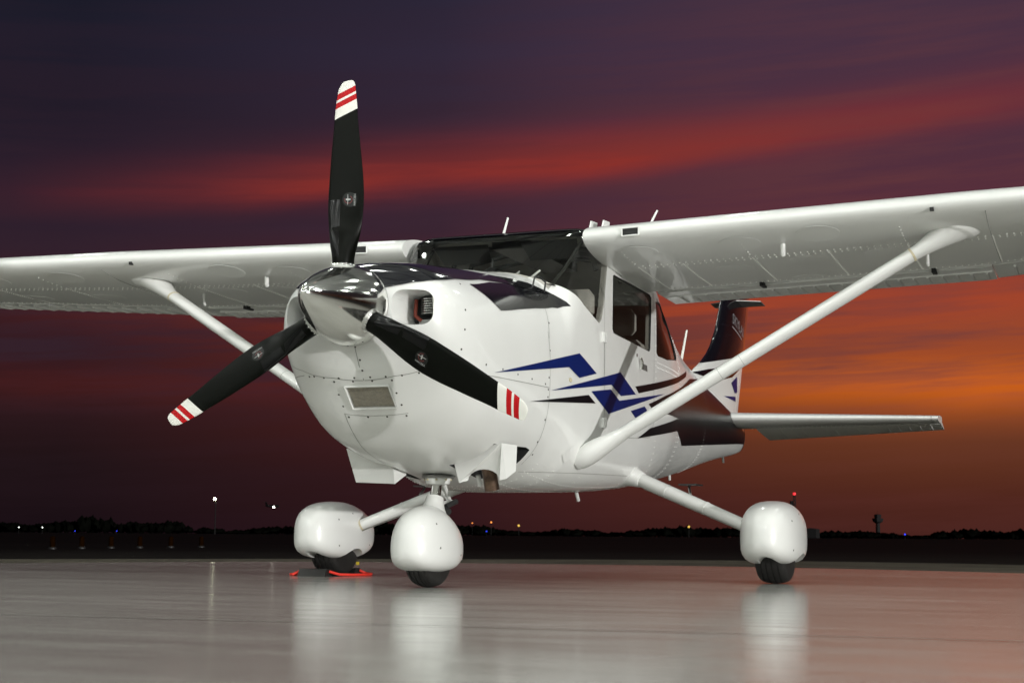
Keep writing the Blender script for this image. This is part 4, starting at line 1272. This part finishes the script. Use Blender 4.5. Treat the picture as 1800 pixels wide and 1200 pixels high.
b = MB(); b.tube([(1.37, -0.30, 0.62), (1.40, -0.305, 0.55), (1.422, -0.307, 0.489)], [0.032, 0.032, 0.033], 20, cap=True); b.build('exhaust_bore', 'dark', ac)
b = MB(); b.tube([(1.45, -0.22, 0.56), (1.47, -0.225, 0.505)], 0.012, 10); b.build('drain_pipe', 'white', ac)

# ------------------------------------------------------------------ landing gear
def fairing(cx, cy, x0, x1, W, zt, zb, zm, peak=0.42, pf=2.3, pa=2.0, ea=0.75, notch=None, n=44, m=40, en=2.6, drop=0.04, arch=None):
    rings = []
    for i in range(n+1):
        t = i/n; t = (1-cos(pi*t))/2
        x = x0+(x1-x0)*t
        if t < peak: k = (max(0, 1-((peak-t)/peak)**pf))**(1/pf)
        else: k = (max(0, 1-((t-peak)/(1-peak))**pa))**ea
        k = max(k, 0.012)
        ring = []
        for j in range(m):
            a = 2*pi*j/m; c, s_ = cos(a), sin(a); eq = en if s_ > 0 else en+1.3; kk = (abs(c)**eq+abs(s_)**eq)**(-1/eq)
            kz = k**0.8
            zt_ = zt-drop*max(0, t-peak)**1.3/(1-peak)**1.3
            ring.append((x, cy+W/2*k*c*kk, zm+((zt_-zm) if s_ > 0 else (zm-zb))*s_*kk*kz))
        rings.append(ring)
    b = MB(); b.loft(rings)
    me = recalc(mesh('wheel_fairing', b.v, b.f, True))
    if notch:
        nx, nz, nr = notch
        c = MB(); c.lathe([(-0.4, nr), (0.4, nr)], c=(nx, cy, nz), axis='y', n=48)
        me = boolean(me, recalc(mesh('cutn', c.v, c.f, False)))
    if arch:
        c = MB(); c.lathe([(x0-cx-0.1, arch[1]), (0.0, arch[1])], c=(cx, cy+arch[2], arch[0]), axis='x', n=32)
        me = boolean(me, recalc(mesh('cuta', c.v, c.f, False)))
    me.materials.clear(); me.materials.append(M['white'])
    me.polygons.foreach_set('use_smooth', [True]*len(me.polygons))
    return sharpen(me, 40)


def fairing_screws(fo_, L):
    me_ = fo_.data
    ys_ = [v.co.y for v in me_.vertices]; c_ = (min(ys_)+max(ys_))/2
    for x_, z_, sg in L:
        best = min(me_.vertices, key=lambda v: (v.co.x-x_)**2+(v.co.z-z_)**2+(0 if (v.co.y-c_)*sg > 0.02 else 9))
        nn = Vector((best.normal.x, best.normal.y, best.normal.z)); obj('screw', fscrew_me, fo_, frame_at(best.co, nn))


fscrew_me = disc_mesh('screw', 0.0055, 0.0016, 8, 'grey')


def tyre(cx, cy, r, w, name='tyre'):
    prof = []
    for i in range(25):
        a = pi*i/24
        yy = -w/2*cos(a); rr = r-0.055*(1-sin(a)**0.38)*1.3
        prof.append((yy, rr))
    # tread grooves
    P = []
    for yy, rr in prof: P.append((yy, rr))
    G_ = []
    for yy, rr in P:
        pass
        G_.append((yy, rr))
    for q in (-0.27, -0.09, 0.09, 0.27):
        for e_, dp in ((-0.004, 0), (-0.003, 0.004), (0.003, 0.004), (0.004, 0)):
            yy = q*w+e_; sn = sqrt(max(0, 1-(2*yy/w)**2)); G_.append((yy, r-0.0715*(1-sn**0.38)-dp))
    G_.sort()
    b = MB(); b.lathe([(-w/2, r*0.5)]+G_+[(w/2, r*0.5)], c=(cx, cy, r), axis='y', n=64)
    return b


for s in (-1, 1):
    y0 = s*1.40
    fo = obj('wheel_fairing', fairing(3.0, y0, 2.60, 3.50, 0.335, 0.462, 0.105, 0.26, notch=(3.0, -0.035, 0.205), arch=(0.088, 0.064, -0.01)), ac)
    tyre(3.0, y0, 0.205, 0.175).build('tyre', 'tyre', fo, deg=25)
    b = MB(); b.lathe([(-0.07, 0.09), (-0.05, 0.10), (0.05, 0.10), (0.07, 0.09)], c=(3.0, y0, 0.205), axis='y', n=32); b.build('wheel_rim', 'white', fo)
    # tubular leg
    A_, B_ = Vector((3.24, s*0.40, 0.655)), Vector((3.02, s*1.32, 0.285))
    b = MB(); rings = []
    dd = (B_-A_); dn = dd.normalized(); ux = (Vector((1, 0, 0))-dn*dn.x).normalized(); uz = dn.cross(ux).normalized()
    for t, r1 in ((0, 0.042), (0.2, 0.041), (0.5, 0.038), (0.8, 0.034), (1.0, 0.032)):
        c = A_+dd*t; rings.append([c+ux*(r1*1.15*cos(2*pi*j/24))+uz*(r1*sin(2*pi*j/24)) for j in range(24)])
    b.loft(rings); lg = b.build('main_gear_leg', 'white', ac)
    b = MB(); rings = []
    for t, r1 in ((0.02, 0.11), (0.07, 0.078), (0.12, 0.060), (0.165, 0.050), (0.172, 0.046)):
        c = A_+dd*t; rings.append([c+ux*(r1*1.2*cos(2*pi*j/24))+uz*(r1*0.95*sin(2*pi*j/24)) for j in range(24)])
    b.loft(rings); b.build('leg_fairing', 'white', lg)
    b = MB(); c = A_+dd*0.90; rings = []
    for t in (0.905, 0.915): rings.append([A_+dd*t+ux*(0.0405*cos(2*pi*j/20))+uz*(0.0350*sin(2*pi*j/20)) for j in range(20)])
    b.loft(rings); b.build('sealant_ring', 'beige', lg)
    c = A_+dd*0.50
    b = MB(); b.tube([c+uz*0.04*(-1 if uz.z < 0 else 1), c+Vector((0.03, 0, 0.075)), c+Vector((0.04, 0, 0.088))], 0.008, 8); b.build('step_bracket', 'steel', lg)
    b = MB(); b.box((c.x-0.03, c.y-0.06, c.z+0.088), (c.x+0.12, c.y+0.05, c.z+0.096)); b.build('step_pad', 'rubber', lg)
    # brake line clipped under the leg
    b = MB(); b.tube([A_+dd*t-uz*(0.043 if uz.z > 0 else -0.043)*(1-0.2*t)+Vector((0.01, 0, 0)) for t in (0.2, 0.4, 0.6, 0.8, 0.93)], 0.0045, 6); b.build('brake_line', 'steel', lg)
    for t in (0.35, 0.62):
        b = MB(); b.loft([[A_+dd*q+ux*(0.0455*(1.12-0.14*t)*cos(2*pi*j/20))+uz*(0.0408*(1.05-0.16*t)*sin(2*pi*j/20)) for j in range(20)] for q in (t, t+0.010)]); b.build('clamp_band', 'white', lg)
    fairing_screws(fo, [(2.78, z, sd2) for z in (0.20, 0.36) for sd2 in (-1, 1)] + [(2.96, z, sd2) for z in (0.16, 0.40) for sd2 in (-1, 1)] + [(3.2, z, sd2) for z in (0.19, 0.34) for sd2 in (-1, 1)])
# nose gear
fo = obj('wheel_fairing', fairing(1.34, 0, 1.06, 1.67, 0.285, 0.405, 0.074, 0.195, peak=0.44, notch=(1.52, 0.055, 0.085), pa=2.2, ea=0.7, drop=0.10, en=2.1), ac)
fairing_screws(fo, [(1.2, z, sd2) for z in (0.2, 0.32) for sd2 in (-1, 1)] + [(1.45, z, sd2) for z in (0.16, 0.30) for sd2 in (-1, 1)])
tyre(1.345, 0, 0.18, 0.140).build('tyre', 'tyre', fo, deg=25)
b = MB(); b.add([(1.60, -0.020, 0.125), (1.60, 0.020, 0.125), (1.76, 0.006, 0.13), (1.76, -0.006, 0.13), (1.58, -0.05, 0.27), (1.58, 0.05, 0.27), (1.76, 0.006, 0.215), (1.76, -0.006, 0.215)],
                [(0, 1, 2, 3), (4, 7, 6, 5), (0, 4, 5, 1), (1, 5, 6, 2), (2, 6, 7, 3), (3, 7, 4, 0)]); b.build('fairing_tail', 'white', fo)
b = MB(); b.tube([(1.385, 0, 0.355), (1.398, 0, 0.388), (1.408, 0, 0.418), (1.414, 0, 0.438), (1.417, 0, 0.446), (1.418, 0, 0.449)], [0.080, 0.060, 0.049, 0.046, 0.044, 0.030], 28); ns = b.build('nose_gear_strut', 'white', ac)
b = MB(); b.tube([(1.416, 0, 0.440), (1.447, 0, 0.545)], 0.0275, 28); b.build('chrome_piston', 'chrome', ns)
b = MB(); b.lathe([(-0.008, 0.080), (0.0, 0.086), (0.006, 0.080)], c=(1.452, 0, 0.552), axis='z', n=40); b.build('gear_well_ring', 'grey', ns)
b = MB(); b.lathe([(-0.038, 0.040), (-0.034, 0.058), (-0.018, 0.064), (0.0, 0.066), (0.012, 0.06)], c=(1.449, 0, 0.548), axis='z', n=32); b.build('upper_collar', 'white', ns)
for j in range(8):
    t = 2*pi*j/8+0.3; b = MB(); b.lathe([(0, 0.006), (0.006, 0.005)], axis='z', n=6)
    b.build('collar_bolt', 'beige', ns, mw=frame_at(Vector((1.449+0.0645*cos(t), 0.0645*sin(t), 0.536)), (cos(t), sin(t), 0)))
b = MB()
K_ = Vector((1.60, -0.005, 0.425))
b.tube([(1.475, -0.02, 0.520), K_], [0.012, 0.010], 8); b.tube([(1.475, 0.02, 0.520), K_], [0.012, 0.010], 8); b.tube([(1.45, -0.02, 0.415), K_], [0.013, 0.011], 8); b.tube([(1.45, 0.02, 0.415), K_], [0.013, 0.011], 8)
b.tube([K_+Vector((0, -0.022, 0)), K_+Vector((0, 0.022, 0))], 0.014, 10); b.build('torque_link', 'white', ns)
b = MB(); b.tube([(1.47, -0.035, 0.40), (1.56, -0.055, 0.43)], 0.014, 10); b.tube([(1.46, -0.03, 0.385), (1.50, -0.04, 0.375)], 0.018, 8); b.build('shimmy_damper', 'rubber', ns)

# ------------------------------------------------------------------ wheel chocks
ck = empty('wheel_chock', (2.8, 1.43, 0), 'black wheel chock with red cord under the far left main wheel', 'wheel chock')
for x0, d in ((2.74, 1), (3.24, -1)):
    b = MB(); pr_ = [(x0, 0.0), (x0+d*0.115, 0.0), (x0+d*0.08, 0.045), (x0+d*0.025, 0.045)]
    b.loft([[(x, y, z) for x, z in pr_] for y in (1.33, 1.34, 1.51, 1.52)]); b.build('chock_block', 'tyre', ck, smooth=False)
b = MB(); b.tube([(2.79, 1.325, 0.03), (2.82, 1.27, 0.012), (2.90, 1.22, 0.009), (3.00, 1.19, 0.009), (3.10, 1.20, 0.009), (3.20, 1.24, 0.009), (3.22, 1.29, 0.012), (3.20, 1.325, 0.03)], 0.0085, 8); b.build('cord', 'cord', ck)
b = MB(); b.tube([(2.78, 1.525, 0.03), (2.76, 1.56, 0.010), (2.80, 1.60, 0.009), (2.88, 1.58, 0.009)], 0.0085, 8); b.build('cord', 'cord', ck)
b = MB(); b.box((3.15, 1.322, 0.065), (3.19, 1.326, 0.085)); b.build('tag', 'yellowtag', ck, smooth=False)
# ================================================================== the airfield behind
def bearing(u): return yaw - math.atan((u-900)/2717.0)
def far(u, D):
    a = bearing(u); return Vector((CAM.x+D*cos(a), CAM.y+D*sin(a), 0))


random.seed(11)
b = MB()                                                          # a wood too far off to tell its trees apart
ico = bmesh.new(); bmesh.ops.create_icosphere(ico, subdivisions=1, radius=1.0)
iv = [v.co.copy() for v in ico.verts]; fi = [tuple(v.index for v in f.verts) for f in ico.faces]; ico.free()
for i in range(1500):
    u = random.uniform(-350, 2150); D = random.uniform(820, 980)
    h = 3.4+1.5*math.sin(u*0.011)+1.0*math.sin(u*0.037+2)+random.uniform(-0.6, 1.5) + (1.6 if 150 < u < 330 else 0)
    p = far(u, D); w = random.uniform(1.6, 4.2)
    for q in range(3):
        ww = w*random.uniform(0.5, 1.0); dx, dy = random.uniform(-w, w)*0.8, random.uniform(-w, w)*0.8
        top = h*random.uniform(0.72, 1.05)
        b.add([(p.x+dx+v.x*ww*random.uniform(0.8, 1.2), p.y+dy+v.y*ww*random.uniform(0.8, 1.2), top*0.55+v.z*top*0.5*random.uniform(0.75, 1.2)) for v in iv], fi)
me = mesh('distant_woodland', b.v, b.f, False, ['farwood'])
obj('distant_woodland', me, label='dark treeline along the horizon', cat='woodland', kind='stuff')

# floodlight mast with a lit lamp
p = far(384, 420); e = empty('light_mast', p, 'tall thin mast with one lit lamp on the left horizon', 'lamp mast')
b = MB(); b.tube([p, p+Vector((0, 0, 9.2))], [0.16, 0.09], 8); b.build('mast', 'pole', e)
b = MB(); b.box((p.x-0.25, p.y-0.5, 9.2), (p.x+0.25, p.y+0.5, 9.35)); b.build('lamp_bracket', 'pole', e, smooth=False)
b = MB(); b.lathe([(-0.32, 0.05), (-0.26, 0.2), (-0.12, 0.31), (0.08, 0.33), (0.22, 0.22), (0.3, 0.05)], c=(p.x-0.5, p.y, 9.3), axis='z', n=16); b.build('lamp_globe', 'mastglow', e)

# airliner on approach
p = far(484, 1150)+Vector((0, 0, 20.2)); e = empty('approaching_jet', p, 'small dark jet with a bright landing light low over the left horizon', 'jet')
dr = (CAM-p); dr.z = 0; dr.normalize(); rt_ = Vector((-dr.y, dr.x, 0)); hd = (dr*0.75+rt_*0.66).normalized(); sd_ = Vector((-hd.y, hd.x, 0))
def jp(f, s_, u): return p+hd*f+sd_*s_+Vector((0, 0, u))
b = MB(); b.tube([jp(f, 0, 0) for f in (7, 6.4, 5, -2, -6, -8)], [0.15, 0.6, 0.95, 1.0, 0.55, 0.15], 12); b.build('jet_fuselage', 'pole', e)
for s in (-1, 1):
    b = MB(); b.loft([[jp(1.8, s*0.8, -0.5), jp(-1.2, s*0.8, -0.5), jp(-1.2, s*0.8, -0.3), jp(1.8, s*0.8, -0.3)], [jp(-1.0, s*7, 0.2), jp(-2.0, s*7, 0.2), jp(-2.0, s*7, 0.28), jp(-1.0, s*7, 0.28)]]); b.build('jet_wing', 'pole', e, smooth=False)
    b = MB(); b.tube([jp(-2.5, s*1.7, 0.5), jp(-5.0, s*1.7, 0.5)], [0.5, 0.4], 12); b.build('jet_engine', 'pole', e)
    b = MB(); b.loft([[jp(-7.2, 0, 3.0), jp(-8.4, 0, 3.0), jp(-8.4, 0, 3.12), jp(-7.2, 0, 3.12)], [jp(-8.2, s*2.6, 3.1), jp(-8.9, s*2.6, 3.1), jp(-8.9, s*2.6, 3.18), jp(-8.2, s*2.6, 3.18)]]); b.build('jet_tailplane', 'pole', e, smooth=False)
b = MB(); b.loft([[jp(-5.2, -0.1, 0.5), jp(-7.8, -0.1, 0.5), jp(-7.8, 0.1, 0.5), jp(-5.2, 0.1, 0.5)], [jp(-7.0, -0.08, 3.1), jp(-8.5, -0.08, 3.1), jp(-8.5, 0.08, 3.1), jp(-7.0, 0.08, 3.1)]]); b.build('jet_fin', 'pole', e, smooth=False)
b = MB(); c = jp(2.2, -1.0, -0.7); b.lathe([(-0.6, 0.1), (-0.4, 0.5), (0, 0.66), (0.4, 0.5), (0.6, 0.1)], c=tuple(c), axis='z', n=14); b.build('landing_light', 'jetglow', e)

# control tower and beacon mast
p = far(1541, 1500); e = empty('control_tower', p, 'dark control tower with a wide cab on the right horizon', 'control tower')
T = lambda m_: m_
b = MB(); b.lathe([(0, 2.2), (14, 1.9), (17, 1.9)], c=tuple(p), axis='z', n=8); b.build('tower_shaft', 'pole', e, smooth=False)
b = MB(); b.lathe([(14.0, 2.2), (15.5, 4.6), (18.2, 5.2), (18.6, 5.2)], c=tuple(p), axis='z', n=8); b.build('cab', 'pole', e, smooth=False)
b = MB(); b.lathe([(18.6, 3.0), (21.5, 3.4), (22.0, 3.5), (22.4, 2.0)], c=tuple(p), axis='z', n=8); b.build('cab_roof', 'pole', e, smooth=False)
b = MB(); b.tube([p+Vector((0, 0, 22)), p+Vector((0, 0, 25.5))], 0.15, 6); b.build('roof_antenna', 'pole', e)
p = far(1396, 820); e = empty('beacon_mast', p, 'lattice mast with red warning lamp behind the right main wheel', 'mast')
b = MB()
for (dx, dy) in ((0.6, 0.6), (-0.6, 0.6), (-0.6, -0.6), (0.6, -0.6)): b.tube([p+Vector((dx, dy, 0)), p+Vector((dx*0.7, dy*0.7, 22))], 0.16, 5)
for i in range(11):
    z = i*2.0
    for (ax, ay, bx, by) in ((0.6, 0.6, -0.6, 0.6), (-0.6, 0.6, -0.6, -0.6), (-0.6, -0.6, 0.6, -0.6), (0.6, -0.6, 0.6, 0.6)):
        b.tube([p+Vector((ax, ay, z)), p+Vector((bx*0.9, by*0.9, z+2))], 0.09, 4)
b.build('lattice', 'pole', e)
b = MB(); c = p+Vector((0.2, 1.6, 17.5)); b.lathe([(-1.6, 0.8), (1.6, 0.8)], c=tuple(c), axis='z', n=8); b.build('antenna_drum', 'pole', e, smooth=False)
b = MB(); b.lathe([(-0.7, 0.3), (-0.4, 0.75), (0.4, 0.75), (0.7, 0.3)], c=(p.x, p.y, 22.7), axis='z', n=12); b.build('red_lamp', 'redglow', e)
p = far(1425, 800); e = empty('distant_shed', p, 'low dark shed beside the right main wheel on the horizon', 'building')
b = MB(); b.box((p.x-5, p.y-3.2, 0), (p.x+5, p.y+3.2, 4.4)); b.build('wall', 'pole', e, smooth=False)
b = MB(); b.add([(p.x-5.2, p.y-3.5, 4.4), (p.x+5.2, p.y-3.5, 4.4), (p.x+5.2, p.y, 5.0), (p.x-5.2, p.y, 5.0), (p.x-5.2, p.y+3.5, 4.4), (p.x+5.2, p.y+3.5, 4.4)], [(0, 1, 2, 3), (3, 2, 5, 4), (0, 3, 4), (1, 5, 2)]); b.build('roof', 'pole', e, smooth=False)

# marker posts in the dark
names = ['first', 'second', 'third', 'fourth', 'fifth', 'sixth']
for i, u in enumerate((102, 153, 204, 254, 308, 361)):
    p = far(u, 28.0+i*0.9); e = empty('marker_post', (p.x, p.y, -0.03), '%s short orange marker post from the left edge, in the dark grass' % names[i], 'marker post', 'orange marker posts')
    b = MB(); b.lathe([(0, 0.045), (0.01, 0.047), (0.20, 0.043), (0.215, 0.036), (0.22, 0.0)], c=(p.x, p.y, -0.03), axis='z', n=14); b.build('post', 'amber', e)
    b = MB(); b.lathe([(-0.035, 0.07), (-0.02, 0.07), (0.0, 0.055)], c=(p.x, p.y, 0.005), axis='z', n=14); b.build('post_base', 'rubber', e)

# airfield lights
LT = [(42, 260, 0.9, 'whiteglow', 'leftmost dim white lamp on the horizon', 0.17), (83, 260, 0.9, 'whiteglow', 'second dim white lamp from the left on the horizon', 0.17),
      (140, 180, 0.35, 'blueglow', 'faint blue edge light at far left, left of the mast', 0.10), (213, 190, 0.4, 'blueglow', 'faint blue edge light between far left and the mast', 0.10),
      (833, 640, 5.0, 'orangeglow', 'dim orange lamp on the horizon right of the nose wheel', 0.42), (866, 640, 5.2, 'orangeglow', 'brighter orange lamp on the horizon under the belly', 0.62),
      (858, 300, 0.9, 'blueglow', 'blue edge light under the orange lamps', 0.22), (914, 420, 2.6, 'yellowglow', 'yellow lamp under the belly on the horizon', 0.55),
      (1211, 420, 2.6, 'yellowglow', 'yellow lamp behind the right gear leg', 0.55), (762, 420, 2.4, 'yellowglow', 'yellow lamp glimpsed left of the nose wheel', 0.5), (1588, 230, 0.7, 'blueglow', 'blue edge light right of the control tower', 0.20)]
for u, D, z, mk, lab, r in LT:
    r *= 0.55
    p = far(u, D); e = empty('airfield_light', (p.x, p.y, -0.03), lab, 'light', 'airfield lights')
    b = MB(); b.tube([(p.x, p.y, -0.03), (p.x, p.y, z)], r*0.3, 6); b.build('stake', 'pole', e)
    b = MB(); b.lathe([(-r, r*0.2), (-r*0.6, r*0.8), (0, r), (r*0.6, r*0.8), (r, r*0.2)], c=(p.x, p.y, z+r), axis='z', n=12); b.build('lens', mk, e)
